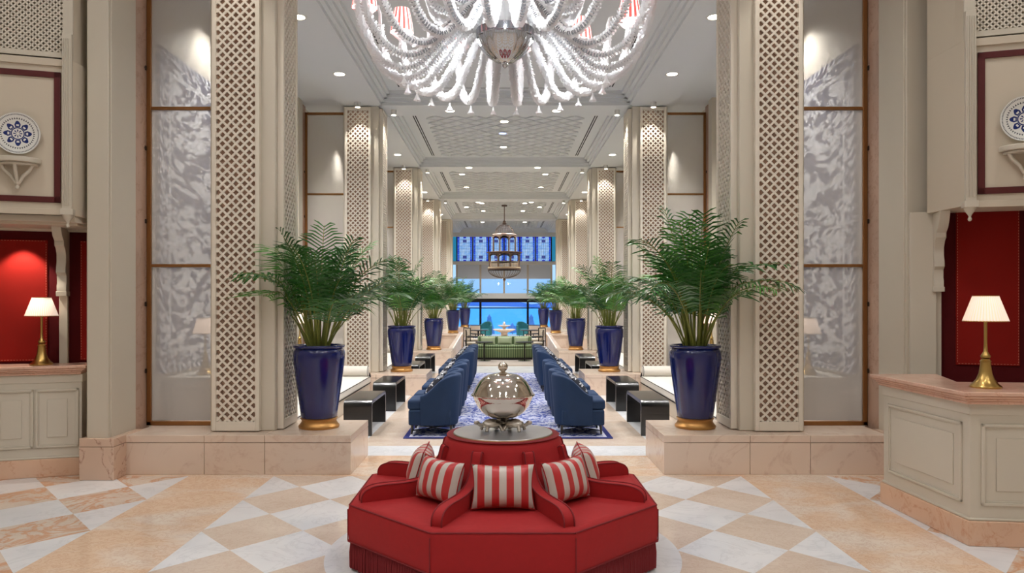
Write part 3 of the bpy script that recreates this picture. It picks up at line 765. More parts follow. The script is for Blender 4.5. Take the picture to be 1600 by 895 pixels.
# plates on brackets
for s in (-1, 1):
    q = alcw(s, .47, .02, 3.44)
    o = MB().lathe([(0, .0), (.10, .0), (.14, .012), (.195, .03), (.2, .034), (.198, .04), (.14, .026), (.10, .014), (0, .014)], 64)
    o.v = [(x, -z+.0, y) for x, y, z in o.v]
    o = o.obj('painted_plate', M['plate'], weld=True); o.location = q; o.rotation_euler = (R(4), 0, R(-s*TH))
    tag(o, 'blue and white painted plate hung above the %s reception desk' % SIDE[s], 'plate', 'painted plates')
    r_ = thing('wall_bracket', 'small cream scrolled bracket shelf below the %s painted plate' % SIDE[s], 'bracket shelf', alcw(s, .47, .03, 3.2), R(-s*TH), 'plate brackets')
    sh = MB().prism([(-.2, 0), (.2, 0)]+[(.2*cos(a), -.17*sin(a)) for a in [pi*i/20 for i in range(1, 20)]], -.05, 0).prism([(-.17, 0), (.17, 0)]+[(.17*cos(a), -.14*sin(a)) for a in [pi*i/20 for i in range(1, 20)]], -.075, -.05)
    sh.obj('shelf', M['cream'], r_, bevel=.008)
    for sg in (-1, 0, 1):
        MB().tube([(sg*.13, -.05 if sg else -.11, -.07), (sg*.11, -.055 if sg else -.10, -.12), (sg*.05, -.05 if sg else -.07, -.18), (sg*.012, -.035, -.25)], [.018, .017, .016, .014], 10).obj('scroll', M['cream'], r_)
    MB().lathe([(0, -.31), (.016, -.30), (.02, -.285), (.012, -.265), (.022, -.25), (.02, -.235), (0, -.23)], 16, (0, -.035, 0)).obj('finial', M['cream'], r_)
# ---------------------------------------------------------------- round velvet sofa
SX, SY = -.045, 5.37
def octa(a, rot=22.5): return [(a/cos(pi/8)*cos(R(rot+45*i)), a/cos(pi/8)*sin(R(rot+45*i))) for i in range(8)]
sofa = thing('octagonal_sofa', 'red velvet octagonal sofa with fringed skirt in the middle of the hall', 'sofa', (SX, SY, 0))
b = MB(); lv = [(1.005, .17), (1.035, .19), (1.04, .25), (1.04, .40), (1.034, .43), (1.015, .447), (.97, .453), (.3, .462)]
for a, z in lv: b.v += [(x, y, z) for x, y in octa(a)]
for k in range(len(lv)-1):
    for i in range(8): b.f.append((k*8+i, k*8+(i+1) % 8, (k+1)*8+(i+1) % 8, (k+1)*8+i))
b.f.append(tuple(range(8))[::-1]); b.f.append(tuple(range((len(lv)-1)*8, len(lv)*8)))
b.obj('seat', M['velvet'], sofa, bevel=.006, ang=50)
b = MB()
for zz, rr in ((.437, 1.031), (.195, 1.038)):
    pts = [(x, y, zz) for x, y in octa(rr)]; pts += pts[:2]
    for p, q in zip(pts[:8], pts[1:9]): b.tube([p, q], .006, 6)
for x, y in octa(1.041): b.tube([(x, y, .2), (x, y, .41)], .004, 6)
b.obj('piping', M['fringe'], sofa)
b = MB(); random.seed(2)                      # hanging bullion fringe
pts = octa(1.022)
for i in range(8):
    p, q = Vector(pts[i]), Vector(pts[(i+1) % 8]); L = (q-p).length; n = 62
    for k in range(n):
        c = p+(q-p)*((k+.5)/n); jx = random.uniform(-.003, .003)
        b.tube([(c.x, c.y, .19), (c.x*1.005+jx, c.y*1.005, .12), (c.x*1.004+jx, c.y*1.004+jx, .012+random.uniform(0, .008))], [.005, .0075, .0065], 5)
o = b.obj('fringe', M['fringe'], sofa); o['kind'] = 'stuff'
MB().prism(octa(1.0), .0, .18).obj('skirt', M['fringe'], sofa)
MB().lathe([(.53, .44), (.52, .50), (.485, .60), (.452, .70), (.428, .78), (.415, .815), (.40, .835), (.375, .842), (0, .842)], 64).obj('backrest', M['velvet'], sofa)
b = MB()
for i in range(8):
    a = R(45*i+22.5); b.tube([(r_*cos(a), r_*sin(a), z) for r_, z in ((.523, .5), (.487, .60), (.455, .70), (.431, .78))], .005, 6)
MB().lathe([(.405, .838), (.41, .842), (.405, .846)], 64).merge(b).obj('drum_seam', M['fringe'], sofa)
MB().lathe([(.0, .842), (.352, .842), (.358, .846), (.36, .852), (.357, .857), (0, .858)], 96).obj('tabletop', M['tabletop'], sofa, ang=30)
MB().lathe([(.352, .838), (.362, .84), (.364, .846), (.361, .851)], 96).obj('table_rim', M['bronze'], sofa)
prof = [(.43, .44), (.43, .775), (.445, .788), (.462, .775), (.484, .70), (.512, .645), (.55, .605), (.61, .575), (.70, .559), (.80, .556), (.88, .556), (.95, .55), (1.0, .534), (1.028, .51), (1.04, .48), (1.04, .44)]
def spl(P, n=4):
    out = []
    for i in range(len(P)-1):
        p0, p1, p2, p3 = [Vector(P[max(0, min(len(P)-1, i+k))]) for k in (-1, 0, 1, 2)]
        for j in range(n):
            t_ = j/n; out.append(tuple(.5*((2*p1)+(p2-p0)*t_+(2*p0-5*p1+4*p2-p3)*t_**2+(3*p1-p0-3*p2+p3)*t_**3)))
    return out+[P[-1]]
pp = spl(prof[1:])
for i in range(8):
    a = 45*i+22.5
    m = MB().extrude([(.43, .44)]+pp, 'y', -.037, .037)
    o = m.obj('armrest', M['velvet'], sofa, bevel=.014, seg=3, ang=50); o.rotation_euler = (0, 0, R(a))
    e = MB()
    for sg in (-1, 1): e.tube([(r_, sg*.034, z+.001) for r_, z in pp], .0055, 6)
    e.obj('armrest_piping', M['fringe'], o)
plw = pillow(.41, .285, .17, 16, .09)
for ang, lab in ((-90, 'front cushion, facing the camera'), (-135, 'front-left cushion'), (-45, 'front-right cushion'), (180, 'leftmost cushion, half hidden by an armrest'), (0, 'rightmost cushion, half hidden by an armrest')):
    o = plw.obj('striped_cushion', M['cushion'], weld=True)
    tag(o, 'red and silver striped cushion on the red sofa: '+lab, 'cushion', 'striped cushions on the red sofa')
    a = R(ang); rr = .60
    o.location = (SX+rr*cos(a), SY+rr*sin(a), .605); o.rotation_euler = (R(-17), 0, a+pi/2)
    e = MB(); n = 10
    per = [(-.2+.4*k/n, -.15) for k in range(n)]+[(.2, -.15+.3*k/n) for k in range(n)]+[(.2-.4*k/n, .15) for k in range(n)]+[(-.2, .15-.3*k/n) for k in range(n)]
    q = [(x*1.025*(1-.09*(1-(z/.15)**2)*abs(x/.2)), 0, z*.95*(1-.09*(1-(x/.2)**2)*abs(z/.15))) for x, z in per]
    e.tube(q+q[:1], .004, 6).obj('piping', M['velvet'], o)
# silver covered bowl carried by turtles
cx, cy, cz = -.045, 5.40, .8658
bw = thing('silver_covered_bowl', 'polished silver domed bowl with ball finial on three turtles', 'covered bowl', (cx, cy, cz))
MB().lathe([(0, .076), (.04, .079), (.09, .09), (.13, .109), (.165, .14), (.193, .18), (.211, .216), (.222, .247), (.226, .25), (.214, .25), (.20, .216), (0, .205)], 72).obj('bowl', M['silver'], bw, ang=50)
MB().lathe([(.222, .247), (.233, .25), (.235, .255), (.231, .261), (.222, .262)], 72).obj('rim', M['silver'], bw)
ld = MB().lathe([(.224, .258), (.214, .282), (.196, .322), (.172, .362), (.142, .394), (.105, .416), (.06, .427), (.03, .43), (0, .431)], 72, rmod=lambda a, z: 1+.006*cos(12*a)).squash(.258, .9).obj('lid', M['silver'], bw, ang=60)
kb = MB().lathe([(.030, .428), (.03, .434), (.018, .438), (.015, .446), (.02, .45)], 24)
kb.squash(.258, .9).ball((0, 0, .4585), .036, 24, 14).obj('knob', M['silver'], ld, ang=60)
def turtle(an, rad):
    r_ = MB(); n, m = 22, 10
    vs = []; fs = []
    for i in range(m+1):
        for j in range(n):
            th = pi/2*i/m; ph = 2*pi*j/n
            bump = 1+.05*sin(5*ph)*sin(4*th*2)
            vs.append((.062*sin(th)*cos(ph)*bump, .048*sin(th)*sin(ph)*bump, .030+.038*cos(th)*bump))
    for i in range(m):
        for j in range(n): fs.append((i*n+j, (i+1)*n+j, (i+1)*n+(j+1) % n, i*n+(j+1) % n))
    r_.add(vs, fs); r_.lathe([(.062, .03), (.066, .027), (.062, .022), (.03, .018), (0, .017)], n)
    r_.v = [(x, y*(.78 if k >= len(vs) else 1), z) for k, (x, y, z) in enumerate(r_.v)]
    t_ = r_.obj('turtle', M['turtle'], bw); t_.location = (rad*cos(an), rad*sin(an), 0); t_.rotation_euler = (0, 0, an); t_.scale = (1.22, 1.22, 1.22)
    h = MB().tube([(.05, 0, .028), (.075, 0, .036), (.088, 0, .046)], [.013, .011, .011], 10).ball((.096, 0, .050), .015, 12, 8, (1.25, .9, .85))
    h.obj('head', M['turtle'], t_)
    for sx_, sy_ in ((1, 1), (1, -1), (-1, 1), (-1, -1)):
        MB().tube([(sx_*.038, sy_*.03, .026), (sx_*.046, sy_*.042, .014), (sx_*.05, sy_*.046, .0)], [.012, .010, .011], 8).obj('leg', M['turtle'], t_)
    MB().tube([(-.058, 0, .024), (-.078, 0, .012)], [.006, .002], 6).obj('tail', M['turtle'], t_)
for an in (-22, 202, 90): turtle(R(an), .088)

# ---------------------------------------------------------------- potted palms
def frond(rng, mbs, mbl, base, az, L, lean, bend, dens=22, lw=.36):
    d0 = Vector((cos(az), sin(az), 0)); pts = []; p = Vector(base); N = 22; th = lean
    for i in range(N+1):
        pts.append(p.copy()); t_ = i/N
        th2 = lean+bend*(t_**2.0)
        p = p+(d0*sin(th2)+Vector((0, 0, cos(th2))))*(L/N)
    mbs.tube(pts, [.0085*(1-.75*i/N)+.0012 for i in range(N+1)], 5)
    side = Vector((-sin(az), cos(az), 0)); t0 = .36
    for k in range(dens):
        t_ = t0+(1-t0)*(k+.5)/dens; x = t_*N; i = min(int(x), N-1); c = pts[i].lerp(pts[i+1], x-i)
        tg = (pts[i+1]-pts[i]).normalized(); up = side.cross(tg).normalized()
        if up.z < 0: up = -up
        u = (t_-t0)/(1-t0); ll = lw*(.45+1.0*sin(pi*min(1, u*.86+.10)))*.78*rng.uniform(.85, 1.1)
        for sg in (-1, 1):
            d = (side*sg*1.0+tg*(.42+.45*u)+up*rng.uniform(-.02, .30)).normalized()
            dr = Vector((0, 0, -1))*rng.uniform(.25, .8)
            w_ = tg.cross(d).cross(d).normalized() if False else tg
            a0, a1, a2 = c, c+d*ll*.5+dr*ll*.10, c+d*ll*.92+dr*ll*.48
            wd = .0115
            mbl.add([a0-w_*wd*.5, a0+w_*wd*.5, a1+w_*wd, a1-w_*wd, a2+w_*wd*.25, a2-w_*wd*.25], [(0, 1, 2, 3), (3, 2, 4, 5)])
def palm(name, label, loc, seed, s, spec=(), n=26, h=1.0, spread=1.0):
    rng = random.Random(seed)
    root = thing('potted_palm', label, 'potted palm', loc, 0, 'areca palms in cobalt pots')
    gb = MB().lathe([(.215, 0), (.222, .01), (.222, .028), (.205, .045), (.192, .065), (.190, .085), (.198, .10), (.205, .108), (.19, .115), (0, .115)], 40)
    gb.obj('gilt_base', M['gold'], root)
    pr = [(.0, .112), (.188, .112), (.193, .12), (.205, .20), (.228, .36), (.25, .52), (.268, .66), (.279, .76), (.282, .81), (.277, .845), (.262, .868), (.256, .875), (.262, .882), (.276, .888), (.281, .90), (.276, .912), (.26, .916), (.248, .91), (.245, .89), (.24, .86)]
    MB().lathe(pr, 56).obj('pot', M['pot'], root, ang=60)
    MB().lathe([(.242, .862), (.12, .872), (0, .878)], 24).obj('soil', M['soil'], root)
    st, lf, lf2 = MB(), MB(), MB()
    for i in range(n):
        az = 2*pi*i*.382+rng.uniform(-.25, .25); u = i/n
        lean = .03+.42*u*spread+rng.uniform(-.03, .10); bend = (.35+1.45*u)*spread+rng.uniform(-.25, .35)
        L = (1.42-.16*u)*h*rng.uniform(.70, 1.10)
        rb = .03+.085*sqrt(u); base = (rb*cos(az+.4), rb*sin(az+.4), .86)
        frond(rng, st, lf if rng.random() < .72 else lf2, base, az, L, lean, bend, 22)
    for az, L, lean, bend in spec:
        az = R(az); frond(rng, st, lf if rng.random() < .7 else lf2, (.06*cos(az), .06*sin(az), .86), az, L, lean, bend, 22)
    for i in range(9):                       # bare canes
        az = 2*pi*i/9; rr = .05+.03*(i % 3)
        st.tube([(rr*cos(az), rr*sin(az), .86), (rr*1.25*cos(az), rr*1.25*sin(az), 1.15), (rr*1.8*cos(az), rr*1.8*sin(az), 1.42)], [.015, .012, .008], 7)
    for m_ in (st, lf, lf2):                  # fronds bend round the column beside the pot instead of entering it
        out = []
        for x, y, z in m_.v:
            q = x*s
            if q > .27:
                f = max(0, min(1, (y+.62)/.3)); f = f*f*(3-2*f); x = s*(.27+(q-.27)*(1-f*.80))
            out.append((x, y, z))
        m_.v = out
    st.obj('canes', M['stem'], root); lf.obj('fronds', M['leaf'], root); lf2.obj('pale_fronds', M['leaf2'], root)
    return root
PY = [8.17, 14.75, 21.35, 29.0, 36.0]; PX = [2.087, 2.08, 2.06, 2.02, 1.93]; PZ = [.41, .41, .41, .57, .57]
for s in (-1, 1):
    for k in range(5):
        lab = 'palm in cobalt pot with gilt base, %s from the camera in the %s row' % (ORD[k], SIDE[s])
        loc = (s*PX[k], PY[k], PZ[k])
        if k == 0 and s < 0: palm('potted_palm', lab, loc, 11, s, ((225, 1.30, .42, 1.45), (205, 1.2, .5, 1.6), (15, 1.35, .45, 1.2), (-15, 1.3, .55, 1.1), (30, 1.2, .6, 1.3), (90, 1.42, .03, .3)), 25, .97)
        elif k == 0: palm('potted_palm', lab, loc, 23, s, ((-40, 1.40, .45, 1.75), (-55, 1.3, .5, 1.6), (170, 1.40, .5, 1.6), (200, 1.3, .6, 1.5), (90, 1.55, .03, .3)), 34, 1.06, .95)
        else: palm('potted_palm', lab, loc, 40+k+7*s, s, (), 24, .97)
# ---------------------------------------------------------------- carpets
o = MB().box(-1.38, 1.38, -4.43, 4.43, 0, .012).obj('carpet', M['carpet']); o.location = (.02, 14.1, 0.001)
tag(o, 'navy and white floral carpet with blue border between the armchair rows', 'carpet')
o = MB().box(-1.45, 1.45, 0, 6.5, 0, .012).obj('rug', M['rugtaupe']); o.location = (0, 20.75, .001)
tag(o, 'plain taupe rug under the green striped sofa', 'rug')
# ---------------------------------------------------------------- navy tub chairs (local front is -Y)
def armchair():
    root = thing('tub_armchair', 'x', 'armchair', (0, 0, 0), 0, 'navy tub armchairs either side of the carpet')
    pth = []
    hw, fy, by, rc = .23, -.17, .27, .19
    for i in range(5): pth.append((-hw, fy+(by-rc-fy)*i/5, -1, 0))
    for i in range(9): a = pi-pi/2*i/8; pth.append((-hw+rc+rc*cos(a), by-rc+rc*sin(a), cos(a), sin(a)))
    for i in range(1, 4): pth.append((-hw+rc+(2*hw-2*rc)*i/4, by, 0, 1))
    for i in range(9): a = pi/2-pi/2*i/8; pth.append((hw-rc+rc*cos(a), by-rc+rc*sin(a), cos(a), sin(a)))
    for i in range(5): pth.append((hw, by-rc-(by-rc-fy)*(i+1)/5, 1, 0))
    b = MB(); k = 9
    for x, y, nx, ny in pth:
        u = max(0, min(1, (y-fy)/(by-.04-fy))); sm = u*u*(3-2*u); zt = .535+.275*sm
        out = .02+.035*sm
        for d, z in ((.045, .125), (.055, .18), (.05+out*.4, .40), (.045+out, zt-.05), (.035+out, zt-.012), (out, zt), (-.03+out*.8, zt-.015), (-.035+out*.5, zt-.06), (-.04, .30)):
            b.v.append((x+nx*d, y+ny*d, z))
    n = len(pth)
    for i in range(n-1):
        for j in range(k): b.f.append((i*k+j, i*k+(j+1) % k, (i+1)*k+(j+1) % k, (i+1)*k+j))
    b.f.append(tuple(range(k))); b.f.append(tuple(range((n-1)*k, n*k))[::-1])
    b.obj('backrest', M['navyv'], root, bevel=.008, ang=50, weld=True)
    MB().box(-.27, .27, -.33, .24, .13, .34).obj('seat_base', M['navyv'], root, bevel=.025, seg=3)
    MB().box(-.255, .255, -.345, .20, .335, .475).obj('seat', M['navyv'], root, bevel=.04, seg=4)
    for x in (-.23, .23):
        for y in (-.28, .24): MB().tube([(x, y, .13), (x*1.03, y*1.03, 0.013)], [.02, .013], 8).obj('leg', M['black'], root)
    MB().tube([(-.24, -.28, .06), (.24, .24, .06)], .007, 6).tube([(.24, -.28, .06), (-.24, .24, .06)], .007, 6).obj('stretcher', M['black'], root)
    return root
ach = armchair(); first = True
pc = pillow(.40, .34, .12, 10)
CHY = [10.12, 10.76, 11.82, 12.46, 14.80, 15.44, 16.26, 16.90]
for s in (-1, 1):
    for i, y in enumerate(CHY):
        x = s*.985
        lab = 'navy velvet tub armchair, %s from the camera in the %s row' % (ORD[i], SIDE[s])
        if first: o = ach; o.location = (x, y, .013); o.rotation_euler = (0, 0, s*pi/2); o['label'] = lab; first = False
        else: o = dup(ach, (x, y, .013), s*pi/2, lab)
        c = pc.obj('patterned_cushion', M['palmette'], weld=True) if (s, i) == (-1, 0) else c0.copy()
        if (s, i) == (-1, 0): c0 = c
        else: COL.objects.link(c)
        c.location = (x+s*.0, y, .655); c.rotation_euler = (R(-42), 0, s*pi/2)
        tag(c, 'dark cushion with white palmettes on the %s armchair of the %s row' % (ORD[i], SIDE[s]), 'cushion', 'palmette cushions on the armchairs')
# ---------------------------------------------------------------- black waterfall tables
def table():
    root = thing('waterfall_table', 'x', 'side table', (0, 0, 0), 0, 'black waterfall tables')
    W, L, H, T, rc = .38, 1.19, .475, .05, .09
    def arc(o_): return [(L/2-rc-o_*0+(rc-o_)*cos(a), H-rc+(rc-o_)*sin(a)) for a in [pi/2*i/8 for i in range(9)]]
    outer = [(L/2, .30)]+[(L/2-rc+rc*cos(a), H-rc+rc*sin(a)) for a in [pi/2*i/8 for i in range(9)]]
    outer = outer+[(-y, z) for y, z in outer[::-1]]
    inner = [(L/2-T, .30)]+[(L/2-rc+(rc-T)*cos(a), H-rc+(rc-T)*sin(a)) for a in [pi/2*i/8 for i in range(9)]]
    inner = inner+[(-y, z) for y, z in inner[::-1]]
    b = MB(); n = len(outer)
    for x in (-W/2, W/2):
        b.v += [(x, y, z) for y, z in outer]+[(x, y, z) for y, z in inner]
    for i in range(n-1):
        b.f += [(i, i+1, 2*n+i+1, 2*n+i), (n+i, 3*n+i, 3*n+i+1, n+i+1), (i, n+i, n+i+1, i+1), (2*n+i, 2*n+i+1, 3*n+i+1, 3*n+i)]
    b.obj('top', M['black'], root, ang=30, bevel=.003)
    for sg in (-1, 1): MB().box(-W/2, W/2, sg*(L/2-T), sg*L/2, 0, .30).obj('leg_panel', M['black'], root, bevel=.003)
    return root
tb = table(); first = True
for s in (-1, 1):
    for i, y in enumerate((10.48, 12.70, 16.05, 18.48)):
        lab = 'black waterfall side table with rounded shoulders, %s from the camera in the %s row' % (ORD[i], SIDE[s])
        if first: tb.location = (s*2.0, y, 0); tb['label'] = lab; first = False
        else: dup(tb, (s*2.0, y, 0), 0, lab)
# ---------------------------------------------------------------- long white sofas along the bays
def longsofa(s, y0, y1, lab):
    root = thing('long_sofa', lab, 'sofa', (s*3.0, (y0+y1)/2, 0), 0, 'long white sofas in the bays')
    h = (y1-y0)/2
    MB().box(-.40*s, .42*s, -h, h, .0, .24).obj('base', M['taupe'], root, bevel=.01)
    MB().box(-.42*s, .30*s, -h+.01, h-.01, .25, .385).obj('seat_cushion', M['linen'], root, bevel=.035, seg=3)
    q = MB()
    for z in (.262, .372): q.tube([(-.418*s, -h+.03, z), (-.418*s, h-.03, z)], .006, 6)
    q.tube([(-.40*s, -h+.01, .24), (-.40*s, h-.01, .24)], .005, 6).obj('piping', M['piping'], root)
    MB().box(.26*s, .46*s, -h, h, .24, .80).obj('backrest', M['linen'], root, bevel=.04, seg=3)
    for sg in (-1, 1):
        b = MB()
        ln = [(-.40, .02), (-.395, .08), (-.385, .1), (.25, .1), (.26, .09)]
        b.lathe([(0, -.40), (.085, -.398), (.1, -.385), (.1, .25), (.085, .26), (0, .26)], 28)
        b.v = [(s*z, x+sg*(h-.12), y+.485) for x, y, z in b.v]
        bo = b.obj('bolster', M['linen'], root, weld=True)
        t_ = MB()
        t_.lathe([(.098, -.392), (.104, -.388), (.098, -.384)], 28); t_.v = [(s*z, x+sg*(h-.12), y+.485) for x, y, z in t_.v]
        t_.tube([(-.405*s, sg*(h-.12)+.06, .44), (-.41*s, sg*(h-.12)+.065, .36)], [.012, .02], 8)
        t_.obj('tassel', M['piping'], bo)
    return root
for s in (-1, 1):
    for k in range(2):
        longsofa(s, CY[k]+.95, CY[k]+PITCH-.42, 'long white piped sofa along the %s bay on the %s' % (ORD[k], SIDE[s]))
pd = pillow(.42, .40, .15, 10); pg = pillow(.46, .46, .16, 10)
for x, y, m_, rz, lab in ((-2.93, 9.75, 'dotted', -70, 'dotted blue-grey cushion on the left long sofa behind the big pot'),
                          (2.97, 9.55, 'dotted', 75, 'dotted blue-grey cushion on the right long sofa beside the near column'),
                          (2.97, 10.6, 'greycush', 80, 'plain grey cushion behind the dotted one on the right long sofa'),
                          (2.96, 12.6, 'greycush', 85, 'plain grey cushion on the right long sofa near its far bolster'),
                          (-2.97, 11.2, 'linen', -80, 'plain white cushion leaning on the left long sofa')):
    o = (pd if m_ == 'dotted' else pg).obj('sofa_cushion', M[m_], weld=True); o.location = (x, y, .59); o.rotation_euler = (R(-20), 0, R(rz)); tag(o, lab, 'cushion')
# ---------------------------------------------------------------- green sofa group
gs = thing('green_sofa', 'green striped sofa with rounded front facing the camera, on the taupe rug', 'sofa', (0, 23.1, .013))
def rr(w_, d0, d1, bow, n=16, e=.12):         # plan of a bowed front
    f = [(-w_/2+w_*i/n, d0-bow*(1-(2*i/n-1)**2)) for i in range(n+1)]; return f+[(w_/2, d1), (-w_/2, d1)]
MB().prism(rr(1.72, -.30, .38, .12), 0, .06).obj('plinth', M['piping'], gs)
MB().prism(rr(1.76, -.33, .40, .14), .06, .36).obj('base', M['green'], gs, bevel=.03, seg=3)
MB().prism(rr(1.70, -.30, .36, .14), .36, .45).obj('seat', M['green'], gs, bevel=.035, seg=3)
MB().prism([(-.86, .22), (-.8, .16), (.8, .16), (.86, .22), (.86, .42), (-.86, .42)], .36, .70).obj('backrest', M['green'], gs, bevel=.04, seg=3)
for x, lab in ((-.52, 'left'), (0., 'middle'), (.52, 'right')):
    o = pillow(.46, .27, .14, 10).obj('sage_cushion', M['greenc'], weld=True); o.location = (x, 23.02, .585); o.rotation_euler = (R(-16), 0, 0)
    tag(o, 'sage green cushion, %s of the three on the striped sofa' % lab, 'cushion', 'sage cushions on the green sofa')
def roundtable(x, y, lab):
    r_ = thing('pedestal_table', lab, 'side table', (x, y, .013), 0, 'slim pedestal tables')
    MB().lathe([(0, .0), (.20, 0), (.20, .015), (.06, .03), (0, .03)], 24).obj('base', M['chrome'], r_)
    MB().tube([(0, 0, .02), (0, 0, .56)], .024, 10).obj('pole', M['dark'], r_)
    MB().lathe([(0, .555), (.27, .555), (.275, .575), (.27, .58), (0, .58)], 32).obj('top', M['dark'], r_)
roundtable(-.62, 22.25, 'slim round dark table before the left end of the green sofa')
roundtable(.60, 22.25, 'slim round dark table before the right end of the green sofa')
def cafe_chair(x, y, rz, lab, m_='taupe'):
    r_ = thing('cafe_armchair', lab, 'chair', (x, y, .013), R(rz), 'dark framed chairs beyond the carpet')
    MB().box(-.24, .24, -.25, .22, .40, .48).obj('seat', M[m_], r_, bevel=.03)
    MB().box(-.22, .22, .19, .25, .52, .84).obj('backrest', M[m_], r_, bevel=.02)
    for sx_ in (-1, 1):
        MB().tube([(sx_*.26, -.24, 0), (sx_*.26, -.24, .64)], .017, 8).obj('leg', M['dark'], r_)
        MB().tube([(sx_*.26, .24, 0), (sx_*.26, .24, .86)], .017, 8).obj('leg', M['dark'], r_)
        MB().tube([(sx_*.26, -.27, .64), (sx_*.26, .24, .66)], .019, 8).obj('armrest', M['dark'], r_)
    MB().tube([(-.26, .24, .86), (.26, .24, .86)], .017, 8).tube([(-.26, -.24, .39), (.26, -.24, .39), (.26, .24, .39), (-.26, .24, .39), (-.26, -.24, .39)], .014, 6).obj('frame', M['dark'], r_)
for s in (-1, 1):
    cafe_chair(s*1.02, 24.0, -s*95, 'dark framed beige armchair beside the %s end of the green sofa' % SIDE[s])
    cafe_chair(s*1.12, 26.2, -s*120, 'dark framed beige armchair behind the %s pedestal table' % SIDE[s])
    cafe_chair(s*1.10, 29.5, 180+s*20, 'pale dining armchair with its back to us, %s, beyond the sofa' % SIDE[s], 'stone')
    r_ = thing('dining_table', 'small dark dining table among the chairs on the %s' % SIDE[s], 'table', (s*.98, 27.6, 0), 0, 'dark dining tables')
    MB().lathe([(0, 0), (.24, 0), (.22, .03), (0, .03)], 24).obj('base', M['dark'], r_); MB().tube([(0, 0, .02), (0, 0, .72)], .035, 10).obj('pole', M['dark'], r_)
    MB().lathe([(0, .72), (.38, .72), (.38, .75), (0, .75)], 32).obj('top', M['black'], r_)
    # teal tub chairs by the fountain
    r_ = thing('teal_armchair', 'teal upholstered tub chair on the %s side of the fountain' % SIDE[s], 'armchair', (s*.98, 37.0, 0), R(s*30), 'teal armchairs by the fountain')
    b = MB(); pts = []
    for i in range(19):
        a = -.2+(pi+.4)*i/18; zt = .82-.2*abs(cos(a))**3
        for rr_, z in ((.36, .12), (.38, zt-.03), (.35, zt), (.31, zt-.03), (.29, .12)): b.v.append((rr_*cos(a), rr_*sin(a), z))
    for i in range(18):
        for j in range(5): b.f.append((i*5+j, i*5+(j+1) % 5, (i+1)*5+(j+1) % 5, (i+1)*5+j))
    b.f += [(0, 1, 2, 3, 4), tuple(range(90, 95))[::-1]]
    b.obj('backrest', M['teal'], r_, weld=True)
    MB().lathe([(0, .12), (.32, .12), (.33, .3), (.31, .45), (0, .46)], 28).obj('seat', M['teal'], r_)
    for a in (45, 135, 225, 315): MB().tube([(.22*cos(R(a)), .22*sin(R(a)), .12), (.25*cos(R(a)), .25*sin(R(a)), 0)], .015, 6).obj('leg', M['dark'], r_)
# fountain
ft = thing('stone_fountain', 'small two-tiered pale stone fountain before the sea window', 'fountain', (0, 36.0, 0))
MB().lathe([(0, 0), (.30, 0), (.30, .05), (.2, .1), (.15, .2), (.18, .3), (0, .3)], 32).obj('pedestal', M['stone'], ft)
MB().lathe([(.1, .28), (.25, .32), (.52, .42), (.56, .45), (.54, .47), (.45, .43), (0, .40)], 40).obj('lower_basin', M['stone'], ft)
MB().lathe([(.08, .38), (.07, .5), (.10, .56), (.28, .62), (.31, .645), (.29, .66), (.2, .63), (0, .61)], 32).obj('upper_basin', M['stone'], ft)
MB().lathe([(.06, .6), (.05, .68), (.09, .71), (.05, .75), (.06, .78), (0, .84)], 20).obj('finial', M['stone'], ft)
# closed parasols on the terrace
for i, (px_, top) in enumerate(((764.5, .95), (830, .95), (800.5, .15), (757.5, .15))):
    D = 50 if i < 2 else 58
    x = (px_-786.5)*D/F+CAMX; H = 1.2+top
    r_ = thing('closed_parasol', ['tall folded blue parasol on the terrace, left of the fountain', 'tall folded blue parasol on the terrace, right of the fountain', 'distant folded parasol just right of the fountain', 'distant folded parasol left of the tall left parasol'][i], 'parasol', (x, D, -1.2), 0, 'folded parasols on the terrace')
    MB().tube([(0, 0, 0), (0, 0, H)], .03, 8).obj('pole', M['taupe'], r_)
    MB().lathe([(.04, .55), (.36, .6), (.30, 1.1), (.17, H-.5), (.12, H-.3), (.14, H-.22), (.03, H-.02), (0, H)], 24, rmod=lambda a, z: 1+.12*cos(8*a)).obj('canopy', M['umbrella'], r_)
# far console with lantern glow behind the third palms
# ---------------------------------------------------------------- crystal chandelier
CHX, CHY_, CHZ = -.03, 5.37, 0
ch = thing('crystal_chandelier', 'huge white crystal chandelier with drooping arms and red striped shades over the sofa', 'chandelier', (CHX, CHY_, 0))
def arm_path(P, n=56):
    q = spl(P, 12); return q
def petals(mb, pts, r0, r1, step, k=6, seed=1):
    rng = random.Random(seed); acc = 0; u = None
    for a, b_ in zip(pts[:-1], pts[1:]):
        a, b_ = Vector(a), Vector(b_); L = (b_-a).length; d = (b_-a).normalized()
        if u is None: u = d.orthogonal().normalized()
        u = (u-d*u.dot(d)).normalized(); v = d.cross(u)
        while acc < L:
            c = a+d*acc; off = rng.random()*6
            for i in range(k):
                an = 2*pi*i/k+off; n_ = u*cos(an)+v*sin(an); w_ = d.cross(n_); rr_ = r1*rng.uniform(.85, 1.15); hw_ = r1*.62
                p0 = c+n_*r0
                mb.add([p0-w_*hw_*.6-d*step*.3, p0+w_*hw_*.6-d*step*.3, p0+w_*hw_+n_*(rr_-r0)*.7+d*step*.25, p0+n_*(rr_-r0)*1.25+d*step*.75, p0-w_*hw_+n_*(rr_-r0)*.7+d*step*.25], [(0, 1, 2, 3, 4)])
            acc += step
        acc -= L
ARM = [(.22, 3.84), (.32, 3.80), (.42, 3.715), (.52, 3.60), (.61, 3.505), (.70, 3.463), (.80, 3.47), (.90, 3.53), (.99, 3.66), (1.04, 3.82), (1.06, 3.96)]
ap = [(r_, 0, z) for r_, z in spl(ARM, 6)]
A1 = MB(); petals(A1, ap, .013, .032, .021, 6, 3)
T1 = MB().tube(ap, .014, 8)
for k in (0, 1):                              # inner tier, smaller and higher
    pass
